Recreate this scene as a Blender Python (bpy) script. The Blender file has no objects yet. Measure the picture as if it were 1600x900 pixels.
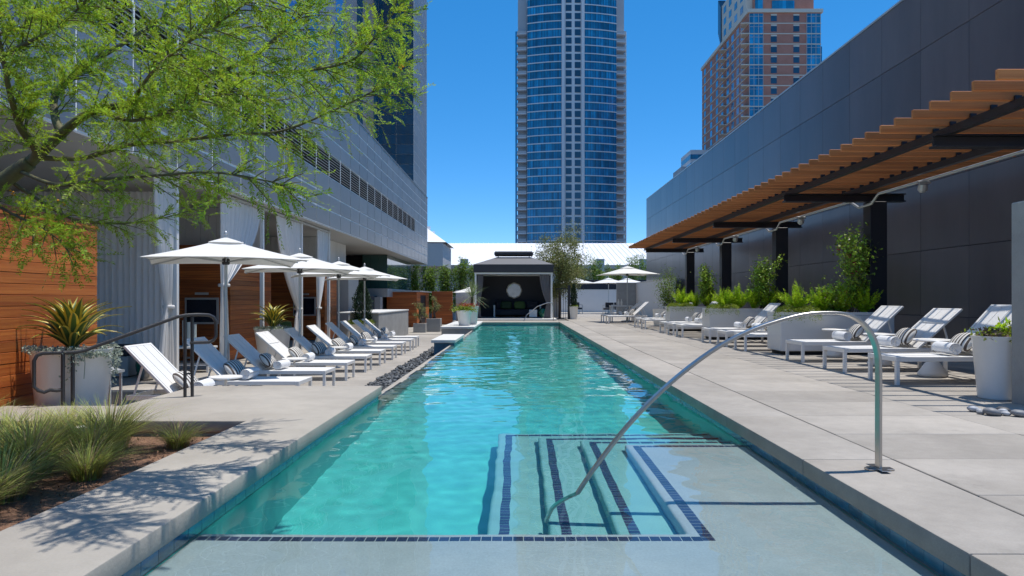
import bpy, bmesh, math, random
import numpy as np
from mathutils import Vector, Matrix, Euler
R = math.radians
random.seed(7); rng = np.random.default_rng(7)
sc = bpy.context.scene
COL = sc.collection

# ------------------------------------------------------------------ camera, sky, sun, exposure
cam = bpy.data.cameras.new('camera'); cam_o = bpy.data.objects.new('camera', cam); COL.objects.link(cam_o)
cam_o.location = (0, 0, 1.05); cam_o.rotation_euler = (R(90), 0, 0)
cam.sensor_width = 36; cam.lens = 24.75; cam.shift_x = -0.00625; cam.shift_y = 0.0106
cam.clip_start = 0.05; cam.clip_end = 5000
sc.camera = cam_o

world = bpy.data.worlds.new('World'); sc.world = world; world.use_nodes = True
wn = world.node_tree; bg = wn.nodes['Background']
sky = wn.nodes.new('ShaderNodeTexSky'); sky.sky_type = 'NISHITA'; sky.sun_disc = False
sky.sun_elevation = R(76.5); sky.sun_rotation = R(73); sky.altitude = 0; sky.air_density = 0.5
sky.dust_density = 0.0; sky.ozone_density = 5.0
hs = wn.nodes.new('ShaderNodeHueSaturation'); hs.inputs['Saturation'].default_value = 1.57; hs.inputs['Value'].default_value = 1.08
gm_ = wn.nodes.new('ShaderNodeGamma'); gm_.inputs[1].default_value = 0.66     # evens the horizon glow of the clear sky
wn.links.new(sky.outputs[0], gm_.inputs['Color']); wn.links.new(gm_.outputs[0], hs.inputs['Color']); wn.links.new(hs.outputs[0], bg.inputs[0])
bg.inputs[1].default_value = 0.15

SUN_DIR = Vector((0.23, 0.07, 1.0)).normalized()
sun = bpy.data.lights.new('sun', 'SUN'); sun.energy = 2.05; sun.angle = R(0.5); sun.color = (1.0, 0.955, 0.89)
sun_o = bpy.data.objects.new('sun', sun); COL.objects.link(sun_o)
sun_o.rotation_euler = SUN_DIR.to_track_quat('Z', 'Y').to_euler(); sun_o.location = (8, 3, 40)
sun.cycles.is_caustics_light = True

vs = sc.view_settings; vs.view_transform = 'Standard'; vs.look = 'None'; vs.gamma = 1; vs.use_curve_mapping = False
vs.exposure = 1.17
cy = sc.cycles; cy.use_denoising = True; cy.max_bounces = 10; cy.transparent_max_bounces = 24
cy.diffuse_bounces = 4; cy.glossy_bounces = 4; cy.transmission_bounces = 8
cy.sample_clamp_indirect = 6; cy.caustics_reflective = False; cy.caustics_refractive = True

# ------------------------------------------------------------------ materials
MATS = {}
def M(name, col, rough=.6, col2=None, var=None, vmul=None, bump=None, metal=0, spec=.5, orand=0, irand=0,
      transl=0, stretch=(1, 1, 1), hue=0, coat=0, emit=0, panes=None, stain=None):
    """procedural Principled: col/col2 mixed by noise var=(scale,detail), vmul=(scale,amount) brightness wear and painted reflections,
    bump=(scale,strength), orand/irand value spread per object / per leaf"""
    m = bpy.data.materials.new(name); m.use_nodes = True; nt = m.node_tree; N = nt.nodes; L = nt.links
    b = N['Principled BSDF']
    tc = N.new('ShaderNodeTexCoord'); oi = N.new('ShaderNodeObjectInfo')
    mp = N.new('ShaderNodeMapping'); mp.inputs['Scale'].default_value = stretch
    ofs = N.new('ShaderNodeVectorMath'); ofs.operation = 'SCALE'; ofs.inputs[0].default_value = (17, 31, 23)
    L.new(oi.outputs['Random'], ofs.inputs['Scale'])
    add = N.new('ShaderNodeVectorMath'); add.operation = 'ADD'
    L.new(tc.outputs['Object'], add.inputs[0]); L.new(ofs.outputs[0], add.inputs[1]); L.new(add.outputs[0], mp.inputs['Vector'])
    def noise(scale, detail=4, r=.55):
        n = N.new('ShaderNodeTexNoise'); n.inputs['Scale'].default_value = scale; n.inputs['Detail'].default_value = detail
        n.inputs['Roughness'].default_value = r; L.new(mp.outputs[0], n.inputs['Vector']); return n.outputs['Fac']
    rgb = N.new('ShaderNodeRGB'); rgb.outputs[0].default_value = (*col, 1); c = rgb.outputs[0]
    if col2 is not None:
        mx = N.new('ShaderNodeMix'); mx.data_type = 'RGBA'
        mr = N.new('ShaderNodeMapRange'); mr.inputs['From Min'].default_value = .35; mr.inputs['From Max'].default_value = .65
        L.new(noise(*(var or (3, 4))), mr.inputs['Value']); L.new(mr.outputs[0], mx.inputs['Factor'])
        L.new(c, mx.inputs['A']); mx.inputs['B'].default_value = (*col2, 1); c = mx.outputs['Result']
    def mul(fac_socket, amt):
        nonlocal c
        mr = N.new('ShaderNodeMapRange'); mr.inputs['From Min'].default_value = .0; mr.inputs['From Max'].default_value = 1.
        mr.inputs['To Min'].default_value = 1 - amt; mr.inputs['To Max'].default_value = 1 + amt
        L.new(fac_socket, mr.inputs['Value'])
        v = N.new('ShaderNodeVectorMath'); v.operation = 'SCALE'; L.new(c, v.inputs[0]); L.new(mr.outputs[0], v.inputs['Scale']); c = v.outputs[0]
    for vm in (vmul if isinstance(vmul, list) else [vmul] if vmul else []):
        mul(noise(vm[0], 5, .6), vm[1])
    if panes:
        sn = N.new('ShaderNodeVectorMath'); sn.operation = 'SNAP'; sn.inputs[1].default_value = panes[0]
        L.new(tc.outputs['Object'], sn.inputs[0]); a2 = N.new('ShaderNodeVectorMath'); a2.operation = 'ADD'
        L.new(sn.outputs[0], a2.inputs[0]); L.new(ofs.outputs[0], a2.inputs[1])
        wn2 = N.new('ShaderNodeTexWhiteNoise'); L.new(a2.outputs[0], wn2.inputs['Vector']); mul(wn2.outputs['Value'], panes[1])
    if stain:
        mr0 = N.new('ShaderNodeMapRange'); mr0.inputs['From Min'].default_value = .60; mr0.inputs['From Max'].default_value = .70
        mr0.inputs['To Min'].default_value = .5; mr0.inputs['To Max'].default_value = .5 - .5 * stain[1]
        L.new(noise(stain[0], 8, .68), mr0.inputs['Value']); mul(mr0.outputs[0], 1.0)
    if orand: mul(oi.outputs['Random'], orand)
    if irand or hue:
        g = N.new('ShaderNodeNewGeometry')
        if irand: mul(g.outputs['Random Per Island'], irand)
        if hue:
            h = N.new('ShaderNodeHueSaturation'); mr = N.new('ShaderNodeMapRange')
            mr.inputs['To Min'].default_value = .5 - hue; mr.inputs['To Max'].default_value = .5 + hue
            L.new(g.outputs['Random Per Island'], mr.inputs['Value']); L.new(mr.outputs[0], h.inputs['Hue']); L.new(c, h.inputs['Color']); c = h.outputs[0]
    L.new(c, b.inputs['Base Color'])
    b.inputs['Roughness'].default_value = rough; b.inputs['Metallic'].default_value = metal
    b.inputs['Specular IOR Level'].default_value = spec
    if coat: b.inputs['Coat Weight'].default_value = coat; b.inputs['Coat Roughness'].default_value = .1
    if bump:
        for s, st in (bump if isinstance(bump, list) else [bump]):
            bp = N.new('ShaderNodeBump'); bp.inputs['Strength'].default_value = st; bp.inputs['Distance'].default_value = .02
            L.new(noise(s, 6, .6), bp.inputs['Height'])
            if b.inputs['Normal'].is_linked: L.new(b.inputs['Normal'].links[0].from_socket, bp.inputs['Normal'])
            L.new(bp.outputs[0], b.inputs['Normal'])
    if transl:
        t = N.new('ShaderNodeBsdfTranslucent'); L.new(c, t.inputs['Color'])
        mx = N.new('ShaderNodeMixShader'); mx.inputs[0].default_value = transl
        L.new(b.outputs[0], mx.inputs[1]); L.new(t.outputs[0], mx.inputs[2]); L.new(mx.outputs[0], N['Material Output'].inputs['Surface'])
    MATS[name] = m
    return m

M('concrete', (.405, .368, .316), .82, (.335, .303, .259), (.9, 6), [(.35, .16), (6, .14), (90, .12)], [(40, .12), (3, .05)], stain=(1.9, .15))
M('slab', (.375, .34, .297), .8, (.315, .285, .247), (1.3, 8), [(.6, .26), (3.5, .12), (12, .14), (110, .14)], [(50, .14), (3, .06)], orand=.10, stain=(2.3, .17))
M('grout', (.20, .185, .165), .95, None, None, (8, .25))
M('white_stone', (.66, .65, .62), .7, None, None, [(2, .08), (30, .06)], (30, .06))
M('rough_concrete', (.37, .365, .345), .85, (.31, .305, .29), (1.4, 8), [(5, .16), (60, .12)], [(25, .25), (4, .1)])
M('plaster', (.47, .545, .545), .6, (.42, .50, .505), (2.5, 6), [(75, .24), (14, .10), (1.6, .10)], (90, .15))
M('plaster_step_watertint', (.24, .57, .55), .6, (.21, .53, .52), (2.5, 6), [(160, .16), (1.2, .06)], (120, .1))  # teal tint of the water over the steps, painted into the plaster
M('plaster_deep_watertint', (.075, .62, .57), .6, (.06, .57, .53), (1.3, 6), [(110, .22), (.8, .08)], (120, .1))  # deep water's teal absorption put into the floor and wall colour
M('tile_blue', (.02, .13, .24), .18, (.03, .19, .30), (5, 3), (20, .2), None, orand=.25, spec=.6)
M('tile_navy', (.035, .045, .10), .25, None, None, (30, .2), None, orand=.3)
M('tile_grout', (.22, .27, .29), .9, None, None, (40, .1))
M('mulch', (.30, .165, .10), .95, (.17, .09, .055), (45, 6), [(9, .3), (120, .35)], [(60, 1.0)])
M('ground', (.20, .195, .185), .95, (.15, .148, .14), (.05, 6), (1, .1))
M('pebble', (.085, .09, .095), .5, None, None, (30, .2), None, irand=.75, spec=.4)
M('river_pebble', (.27, .275, .285), .55, None, None, (30, .2), None, orand=.75)
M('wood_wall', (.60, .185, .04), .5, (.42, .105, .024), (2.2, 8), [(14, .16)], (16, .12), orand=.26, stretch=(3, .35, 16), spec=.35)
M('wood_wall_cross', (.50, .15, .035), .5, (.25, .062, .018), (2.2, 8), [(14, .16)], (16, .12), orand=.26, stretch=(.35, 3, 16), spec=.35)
M('wood_slat', (.66, .225, .062), .55, (.52, .16, .042), (2.2, 8), [(12, .14)], (14, .1), orand=.16, stretch=(.4, 12, 12), spec=.3)
M('wood_dark', (.13, .045, .02), .5, None, None, (9, .2), None, orand=.2, stretch=(.4, 3, 12))
M('dark_panel', (.125, .106, .108), .30, (.107, .091, .094), (.7, 6), [(1.3, .30), (14, .07)], (1.5, .05), orand=.17, spec=.6, stretch=(1, 1, .22))  # vertical streaks painted in for reflected light; panel tone varies at random
M('panel_joint', (.012, .012, .013), .8)
M('dark_steel', (.022, .02, .022), .42, None, None, (8, .2))
M('grey_metal', (.275, .27, .265), .34, (.25, .246, .24), (1.2, 4), (6, .05), None, metal=.45, orand=.09)
M('joint_light', (.85, .84, .82), .6)
M('soffit', (.42, .41, .39), .55, None, None, (2, .06), None, metal=.2)
M('louvre', (.42, .43, .45), .45, None, None, None, None, metal=.3)
M('black', (.008, .008, .010), .6)
M('blue_glass', (.012, .045, .085), .06, (.016, .055, .10), (.4, 3), None, None, spec=.9, orand=.2)
M('tower_glass', (.006, .16, .33), .10, (.014, .23, .42), (.35, 3), (.9, .22), None, spec=.8, orand=.25, panes=((1.0, 40, 40), .38))
M('sky_glass', (.05, .13, .30), .04, None, None, None, None, metal=.75, orand=.1)
M('green_glass', (.03, .085, .08), .05, None, None, (1, .1), None, spec=.9)
M('white_paint', (.82, .80, .76), .42, None, None, [(5, .04)], None, spec=.4)
M('white_pot', (.77, .755, .72), .38, None, None, [(3, .05), (20, .03)], (6, .03), coat=.2)
M('sling', (.84, .825, .80), .7, None, None, (60, .05), (300, .15), transl=.12)
M('canvas', (.84, .83, .80), .85, None, None, (3, .03), (150, .1), transl=.22)
M('curtain', (.86, .84, .81), .85, None, None, (5, .05), (120, .1), transl=.25)
M('grey_curtain', (.22, .21, .22), .9, None, None, (5, .08), None, transl=.15)
M('siding', (.72, .70, .68), .6, None, None, (3, .05), None, orand=.04)
M('towel', (.82, .82, .82), .95, None, None, (30, .05), [(140, .6), (25, .2)])
M('steel', (.48, .46, .43), .28, None, None, (20, .1), (80, .03), metal=.95)
M('pale_metal', (.55, .55, .54), .35, None, None, None, None, metal=.5)
M('rail_dark', (.045, .042, .042), .4, None, None, (15, .15))
M('pebble_white', (.55, .55, .53), .6)
M('leaf_tree', (.30, .41, .033), .5, None, None, None, None, irand=.5, transl=.5, hue=.025, spec=.3)
M('bark_tree', (.13, .125, .045), .75, (.09, .075, .035), (12, 6), (30, .25), (40, .3))
M('leaf_olive', (.24, .26, .09), .6, None, None, None, None, irand=.5, transl=.35, hue=.02)
M('leaf_hedge', (.20, .29, .035), .6, None, None, None, None, irand=.6, transl=.35, hue=.025)
M('leaf_vine', (.30, .43, .05), .45, None, None, None, None, irand=.6, transl=.3, hue=.025)
M('leaf_fern', (.52, .70, .03), .5, None, None, None, None, irand=.4, transl=.4, hue=.015)
M('leaf_lime', (.27, .34, .035), .5, None, None, None, None, irand=.4, transl=.4, hue=.02)
M('leaf_silver', (.36, .41, .33), .6, None, None, None, None, irand=.4, transl=.3)
M('leaf_juniper', (.028, .058, .022), .7, None, None, None, None, irand=.5, transl=.15, hue=.02)
M('leaf_palm', (.24, .29, .13), .5, None, None, None, None, irand=.4, transl=.3)
M('grass', (.40, .43, .10), .7, None, None, None, None, irand=.5, transl=.35, hue=.03)
M('grass_dry', (.40, .30, .17), .8, None, None, None, None, irand=.4, transl=.3)
M('agave_green', (.085, .15, .04), .45, None, None, (6, .25), None, orand=.3)
M('agave_yellow', (.62, .47, .07), .45, None, None, (6, .15), None, orand=.2)
M('bark', (.14, .10, .07), .85, None, None, (20, .3), (30, .4))
M('petal_pink', (.60, .03, .12), .6, transl=.3)
M('petal_red', (.55, .05, .025), .6, transl=.3, irand=.4)
M('petal_yellow', (.75, .40, .02), .6, transl=.3)
M('green_ceramic', (.0, .12, .065), .18, None, None, (6, .25), None, coat=.6)
M('cushion_green', (.10, .17, .05), .9, None, None, (40, .1))
M('cushion_dark', (.03, .034, .045), .9, None, None, (40, .1))
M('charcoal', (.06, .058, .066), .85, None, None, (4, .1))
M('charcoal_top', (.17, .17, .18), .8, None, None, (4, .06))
M('screen', (.006, .010, .022), .12, spec=.7)
M('clear_glass', (.55, .62, .60), .08, None, None, None, None, spec=.7, metal=.2)
M('amber', (.50, .20, .05), .3)
M('brick', (.46, .21, .155), .9, (.40, .175, .125), (.4, 5), (3, .15), orand=.05)
M('cream', (.62, .56, .47), .8, None, None, (1, .05))
M('tower_white', (.66, .66, .67), .6, None, None, (1, .05))
M('tower_grey', (.42, .43, .45), .6, None, None, (1, .08))
M('white_roof', (.80, .80, .80), .5, None, None, (.3, .04))
M('hall_wall', (.42, .42, .42), .8, None, None, (.3, .06))

def stripes(name, c1, c2, scale, axis='y'):
    m = bpy.data.materials.new(name); m.use_nodes = True; N = m.node_tree.nodes; L = m.node_tree.links
    tc = N.new('ShaderNodeTexCoord'); w = N.new('ShaderNodeTexWave'); w.bands_direction = axis.upper(); w.inputs['Scale'].default_value = scale
    w.inputs['Distortion'].default_value = .25
    r = N.new('ShaderNodeValToRGB'); r.color_ramp.interpolation = 'LINEAR'
    e = r.color_ramp.elements; e[0].position = .40; e[0].color = (*c1, 1); e[1].position = .47; e[1].color = (*c2, 1)
    L.new(tc.outputs['Object'], w.inputs['Vector']); L.new(w.outputs['Fac'], r.inputs[0])
    b = N['Principled BSDF']; L.new(r.outputs[0], b.inputs['Base Color']); b.inputs['Roughness'].default_value = .9
    MATS[name] = m
stripes('pillow_stripe', (.075, .058, .05), (.70, .675, .62), 4.6, 'x')

def water_material():
    m = bpy.data.materials.new('water'); m.use_nodes = True; N = m.node_tree.nodes; N.clear()
    o = N.new('ShaderNodeOutputMaterial'); g = N.new('ShaderNodeBsdfGlass')
    g.inputs['IOR'].default_value = 1.333; g.inputs['Roughness'].default_value = 0; g.inputs['Color'].default_value = (.94, .99, .99, 1)
    m.node_tree.links.new(g.outputs[0], o.inputs['Surface']); MATS['water'] = m
water_material()

# ------------------------------------------------------------------ mesh helpers
class MB:
    def __init__(s): s.v = []; s.f = []; s.mi = []
    def add(s, V, F, mi=0):
        n = len(s.v); s.v.extend([tuple(p) for p in V]); s.f.extend([tuple(i + n for i in f) for f in F]); s.mi.extend([mi] * len(F)); return s
    def box(s, a, b, mi=0):
        x0, y0, z0 = a; x1, y1, z1 = b
        return s.add([(x0, y0, z0), (x1, y0, z0), (x1, y1, z0), (x0, y1, z0), (x0, y0, z1), (x1, y0, z1), (x1, y1, z1), (x0, y1, z1)],
                     [(0, 3, 2, 1), (4, 5, 6, 7), (0, 1, 5, 4), (1, 2, 6, 5), (2, 3, 7, 6), (3, 0, 4, 7)], mi)
    def prism(s, poly, z0, z1, mi=0):
        n = len(poly)
        return s.add([(x, y, z0) for x, y in poly] + [(x, y, z1) for x, y in poly],
                     [tuple(reversed(range(n))), tuple(range(n, 2 * n))] + [(i, (i + 1) % n, n + (i + 1) % n, n + i) for i in range(n)], mi)
    def bar(s, p, q, w, h, up=(0, 0, 1), mi=0):
        p = Vector(p); q = Vector(q); d = (q - p).normalized(); u = Vector(up)
        if abs(d.dot(u)) > .99: u = Vector((1, 0, 0))
        sd = d.cross(u).normalized(); u2 = sd.cross(d).normalized()
        V = []
        for e in (p, q):
            for a, b in ((-1, -1), (1, -1), (1, 1), (-1, 1)): V.append(e + sd * (a * w / 2) + u2 * (b * h / 2))
        return s.add(V, [(0, 1, 2, 3), (7, 6, 5, 4), (0, 4, 5, 1), (1, 5, 6, 2), (2, 6, 7, 3), (3, 7, 4, 0)], mi)
    def tube(s, pts, rad, n=8, cap=True, mi=0):
        pts = [Vector(p) for p in pts]; k = len(pts)
        if not hasattr(rad, '__len__'): rad = [rad] * k
        V = []; prev = None
        for i in range(k):
            d = (pts[min(i + 1, k - 1)] - pts[max(i - 1, 0)]).normalized()
            u = prev if prev is not None else (Vector((0, 0, 1)) if abs(d.z) < .9 else Vector((1, 0, 0)))
            sd = d.cross(u); sd = sd.normalized() if sd.length > 1e-6 else Vector((1, 0, 0)); u = sd.cross(d).normalized(); prev = u
            for j in range(n):
                a = 2 * math.pi * j / n; V.append(pts[i] + sd * (math.cos(a) * rad[i]) + u * (math.sin(a) * rad[i]))
        F = [(i * n + j, i * n + (j + 1) % n, (i + 1) * n + (j + 1) % n, (i + 1) * n + j) for i in range(k - 1) for j in range(n)]
        if cap: F += [tuple(reversed(range(n))), tuple(range((k - 1) * n, k * n))]
        return s.add(V, F, mi)
    def lathe(s, prof, n=24, c=(0, 0, 0), mi=0):
        V = []; k = len(prof)
        for r, z in prof:
            for j in range(n):
                a = 2 * math.pi * j / n; V.append((c[0] + r * math.cos(a), c[1] + r * math.sin(a), c[2] + z))
        F = [(i * n + j, i * n + (j + 1) % n, (i + 1) * n + (j + 1) % n, (i + 1) * n + j) for i in range(k - 1) for j in range(n)]
        F += [tuple(reversed(range(n))), tuple(range((k - 1) * n, k * n))]
        return s.add(V, F, mi)
    def mesh(s, name, mats, smooth=False, bevel=0, bseg=1):
        me = bpy.data.meshes.new(name); me.from_pydata(s.v, [], s.f)
        for m in (mats if isinstance(mats, (list, tuple)) else [mats]): me.materials.append(MATS[m])
        if any(s.mi): me.polygons.foreach_set('material_index', s.mi)
        if bevel:
            bm = bmesh.new(); bm.from_mesh(me)
            es = [e for e in bm.edges if len(e.link_faces) == 2 and e.calc_face_angle() > .5]
            bmesh.ops.bevel(bm, geom=es, offset=bevel, segments=bseg, affect='EDGES', profile=.5, clamp_overlap=True)
            bm.to_mesh(me); bm.free()
        if smooth:
            me.polygons.foreach_set('use_smooth', [True] * len(me.polygons))
            if smooth == 'auto':
                me.set_sharp_from_angle(angle=R(35))
        me.update(); return me

def np_mesh(name, V, F, mat, mi=None, smooth=False):
    me = bpy.data.meshes.new(name); V = np.asarray(V, dtype=np.float32); F = np.asarray(F, dtype=np.int32); k = F.shape[1]
    me.vertices.add(len(V)); me.vertices.foreach_set('co', V.ravel())
    me.loops.add(F.size); me.loops.foreach_set('vertex_index', F.ravel())
    me.polygons.add(len(F)); me.polygons.foreach_set('loop_start', np.arange(0, F.size, k, dtype=np.int32))
    try: me.polygons.foreach_set('loop_total', np.full(len(F), k, dtype=np.int32))
    except Exception: pass
    for m in (mat if isinstance(mat, (list, tuple)) else [mat]): me.materials.append(MATS[m])
    if mi is not None: me.polygons.foreach_set('material_index', np.asarray(mi, dtype=np.int32))
    if smooth: me.polygons.foreach_set('use_smooth', np.ones(len(F), dtype=bool))
    me.update(calc_edges=True); me.validate(); return me

def ob(name, me, parent=None, loc=None, rot=None, scale=None, **props):
    o = bpy.data.objects.new(name, me); COL.objects.link(o)
    if parent is not None: o.parent = parent
    if loc is not None: o.location = loc
    if rot is not None: o.rotation_euler = rot
    if scale is not None: o.scale = scale if hasattr(scale, '__len__') else (scale,) * 3
    for k, v in props.items():
        if v is not None: o[k] = v
    return o
def thing(name, label, cat, loc=(0, 0, 0), rz=0, group=None):
    return ob(name, None, loc=loc, rot=(0, 0, rz), label=label, category=cat, group=group)
def part(name, mb, mat, parent, smooth=False, bevel=0, **kw):
    bseg = kw.pop('bseg', 1)
    return ob(name, mb.mesh(name, mat, smooth, bevel, bseg), parent, **kw)
def struct(name, mb, mat, smooth=False, bevel=0, **kw):
    return part(name, mb, mat, None, smooth, bevel, kind='structure', **kw)
def copy_tree(o, parent=None, **props):
    c = o.copy(); COL.objects.link(c); c.parent = parent
    for k, v in props.items(): c[k] = v
    for ch in list(o.children): copy_tree(ch, c)
    return c
def receiver(o):
    o.cycles.is_caustics_receiver = True; return o
ORD = ['first', 'second', 'third', 'fourth', 'fifth', 'sixth', 'seventh', 'eighth', 'ninth', 'tenth']
def B(a, b): return MB().box(a, b)

# leaf cloud: diamonds placed by arrays
def leaves(P, size, up_bias=0.0, aspect=.45, dirs=None, jitter=1.0):
    n = len(P); size = np.broadcast_to(size, (n,))
    d = rng.normal(size=(n, 3)) * jitter
    if dirs is not None: d = d * .5 + dirs
    d /= np.linalg.norm(d, axis=1, keepdims=True) + 1e-9
    u = rng.normal(size=(n, 3)); u[:, 2] += up_bias
    s = np.cross(d, u); s /= np.linalg.norm(s, axis=1, keepdims=True) + 1e-9
    L = d * size[:, None]; W = s * (size * aspect)[:, None]
    V = np.empty((n, 4, 3)); V[:, 0] = P; V[:, 1] = P + L * .5 + W * .5; V[:, 2] = P + L; V[:, 3] = P + L * .5 - W * .5
    F = np.arange(n * 4).reshape(n, 4)
    return V.reshape(-1, 3), F

# ------------------------------------------------------------------ ground and decks
struct('ground', B((-1500, -1500, -1.72), (1500, 1500, -1.7)), 'ground')
XL, XR, YF, WZ = -1.65, 1.86, 32.0, -0.14       # pool edges, far end, water level

# right deck with separate slabs
deck = struct('pool_deck', B((XR + .06, -4, -1.6), (9.5, 62, -.035)), 'grout')
rows = [(2.455, 3.88), (3.88, 5.3), (5.3, 6.72), (6.72, 8.0)]
meshes = {}
def slab_mesh(w, l):
    k = (round(w, 3), round(l, 3))
    if k not in meshes: meshes[k] = B((0, 0, -.045), (w - .007, l - .007, 0)).mesh('paving_slab', 'slab', bevel=.004)
    return meshes[k]
for ri, (a, b) in enumerate(rows):
    y = -0.5 - .0
    while y < 60:
        l = .853 if y < 16 and ri < 2 else (1.706 if y < 34 else 3.412)
        ob('paving_slab', slab_mesh(b - a, l), deck, loc=(a + .0035, y + .0035, rng.uniform(-.0012, .0012)))
        y += l
cop = MB(); prof = []
def coping_mesh(l):
    mb = MB(); w = 2.455 - XR - .007
    mb.box((0, 0, -.105), (w, l - .006, 0)); return mb.mesh('coping_stone', 'slab', smooth='auto', bevel=.010, bseg=2)
cm = coping_mesh(1.706)
for i in range(20):
    ob('coping_stone', cm, deck, loc=(XR, -.505 + i * 1.706, rng.uniform(-.001, .001)))
struct('far_deck', B((-2.9, YF + 1.12, -1.6), (XR + .05, 62, -.004)), 'concrete')
struct('far_coping', B((XL - .3, YF, -.125), (XR - .005, YF + 1.1, -.002)), 'concrete', bevel=.015)

struct('added_rear_wall', MB().box((-14, -13.4, -1.6), (14, -13, 4.2)), 'rough_concrete')  # unseen, added to keep the bright horizon out of the pavilion mirror
struct('rear_deck', B((-14, -13, -1.6), (14, -4.01, -.006)), 'concrete')
# left surround: coping strip, walkway, platform
surround = struct('pool_surround', MB().prism([(XL, -2), (XL, 8.5), (-3.9, 8.5), (-3.9, 6.92), (-5.05, 6.92), (-5.05, 6.08), (-2.35, 6.08), (-2.35, -2)], -.105, 0),
                  'concrete', smooth='auto', bevel=.010, bseg=2)
struct('surround_base', MB().prism([(XL - .035, -2), (XL - .035, 8.47), (-3.87, 8.47), (-3.87, 6.9), (-5.02, 6.9), (-5.02, 6.11), (-2.32, 6.11), (-2.32, -2)], -1.6, -.106), 'rough_concrete')
struct('planting_bed', B((-8, -2, -1.0), (-2.33, 6.1, -.14)), 'mulch')

# lower terrace
low = struct('lounger_terrace', MB().prism([(-2.67, 8.52), (-2.67, 26.6), (-3.0, 44), (-12, 44), (-12, 12), (-5.9, 12), (-5.9, 6.93), (-3.88, 6.93), (-3.88, 8.52)], -1.6, -.54), 'grout')
struct('sunken_landing', B((-12, 6.93, -1.6), (-5.91, 11.99, -.75)), 'concrete')
for (a, b) in ((-4.4, -2.67), (-5.9, -4.4)):
    y = 8.53
    while y < 30:
        ob('paving_slab', slab_mesh(b - a, 2.2), low, loc=(a, y, -.5)); y += 2.2
for (a, b) in ((-8.4, -5.9), (-12, -8.4)):
    y = 12.0
    while y < 40:
        ob('paving_slab', slab_mesh(b - a, 2.8), low, loc=(a, y, -.5)); y += 2.8
ob('paving_slab', slab_mesh(2.0, 1.57), low, loc=(-5.9, 6.95, -.5))
struct('back_terrace', B((-5.9, 30.75, -1.6), (-3.0, 44.2, -.499)), 'concrete')

# gravel channel beside the weir
struct('gravel_channel', B((-2.66, 8.51, -1.6), (XL - .12, 26.5, -.50)), 'rough_concrete')
def pebbles(n, x0, x1, y0, y1, z, smin, smax):
    bm = bmesh.new(); bmesh.ops.create_icosphere(bm, subdivisions=1, radius=1)
    base = np.array([v.co[:] for v in bm.verts]); F0 = np.array([[v.index for v in f.verts] for f in bm.faces]); bm.free()
    V = []; F = []
    for i in range(n):
        s = rng.uniform(smin, smax); a = rng.uniform(0, 6.28); c, sn = math.cos(a), math.sin(a)
        p = base * (1 + rng.normal(0, .1, size=(len(base), 1))) * np.array([s, s * rng.uniform(.6, .9), s * rng.uniform(.4, .65)])
        p = np.stack([p[:, 0] * c - p[:, 1] * sn, p[:, 0] * sn + p[:, 1] * c, p[:, 2]], 1)
        y = y0 + (y1 - y0) * rng.random() ** 1.5
        V.append(p + np.array([rng.uniform(x0, x1), y, z + rng.uniform(0, .05)])); F.append(F0 + i * len(base))
    return np.concatenate(V), np.concatenate(F)
V, F = pebbles(3400, -2.62, -1.82, 8.6, 26.4, -.48, .03, .065)
ob('pebbles', np_mesh('pebbles', V, F, 'pebble', smooth=True), kind='stuff', label='dark grey pebbles filling the channel beside the overflow edge', category='pebbles')

# ------------------------------------------------------------------ pool shell
pool = ob('swimming_pool', None, kind='structure')
D1, D2, D3, D4, DF = WZ - .15, WZ - .35, WZ - .55, WZ - .75, WZ - 1.25
def pp(name, a, b, mat, bevel=0, bseg=2):
    return receiver(part(name, B(a, b), mat, pool, bevel=bevel, smooth='auto' if bevel else False, bseg=bseg))
wl, wr = XL - .03, XR + .03                      # wall faces behind the coping overhang
pp('pool_floor', (wl - .3, -1.8, DF - .2), (wr + .3, YF + .5, DF), 'plaster_deep_watertint')
pp('pool_wall', (wr, -1.8, DF - .1), (wr + .25, YF + .4, WZ - .16), 'plaster_deep_watertint')
pp('pool_wall', (wl - .09, 8.48, DF - .1), (wl + .0, YF + .4, WZ - .16), 'plaster_deep_watertint')
pp('pool_wall', (wl - .2, -1.8, DF - .1), (wl, 8.47, WZ - .16), 'plaster_deep_watertint')
pp('pool_wall', (wl - .2, YF + .001, DF - .1), (wr + .2, YF + .4, WZ - .16), 'plaster_deep_watertint')
pp('pool_wall', (wl - .2, -2, DF - .1), (wr + .2, -1.79, -.13), 'plaster')
# shelf (L shape) and three wrapping steps; lips rounded
YS, YE = 3.72, 5.92
XS = .89
sh = MB().prism([(wl, -1.78), (wr, -1.78), (wr, YE), (XS, YE), (XS, YS), (wl, YS)], DF, D1)
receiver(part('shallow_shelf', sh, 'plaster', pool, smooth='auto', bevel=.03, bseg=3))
def lstep(x0, ye, z, nm, mat):
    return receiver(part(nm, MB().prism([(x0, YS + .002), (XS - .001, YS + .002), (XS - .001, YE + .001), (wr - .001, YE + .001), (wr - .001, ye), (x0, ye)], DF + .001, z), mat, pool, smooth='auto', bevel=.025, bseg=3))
lstep(XS - .34, YE + .37, D2, 'pool_step', 'plaster_step_watertint')
lstep(XS - .71, YE + .74, D3, 'pool_step', 'plaster_step_watertint')
lstep(XS - 1.08, YE + 1.11, D4, 'pool_step', 'plaster_step_watertint')
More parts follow.
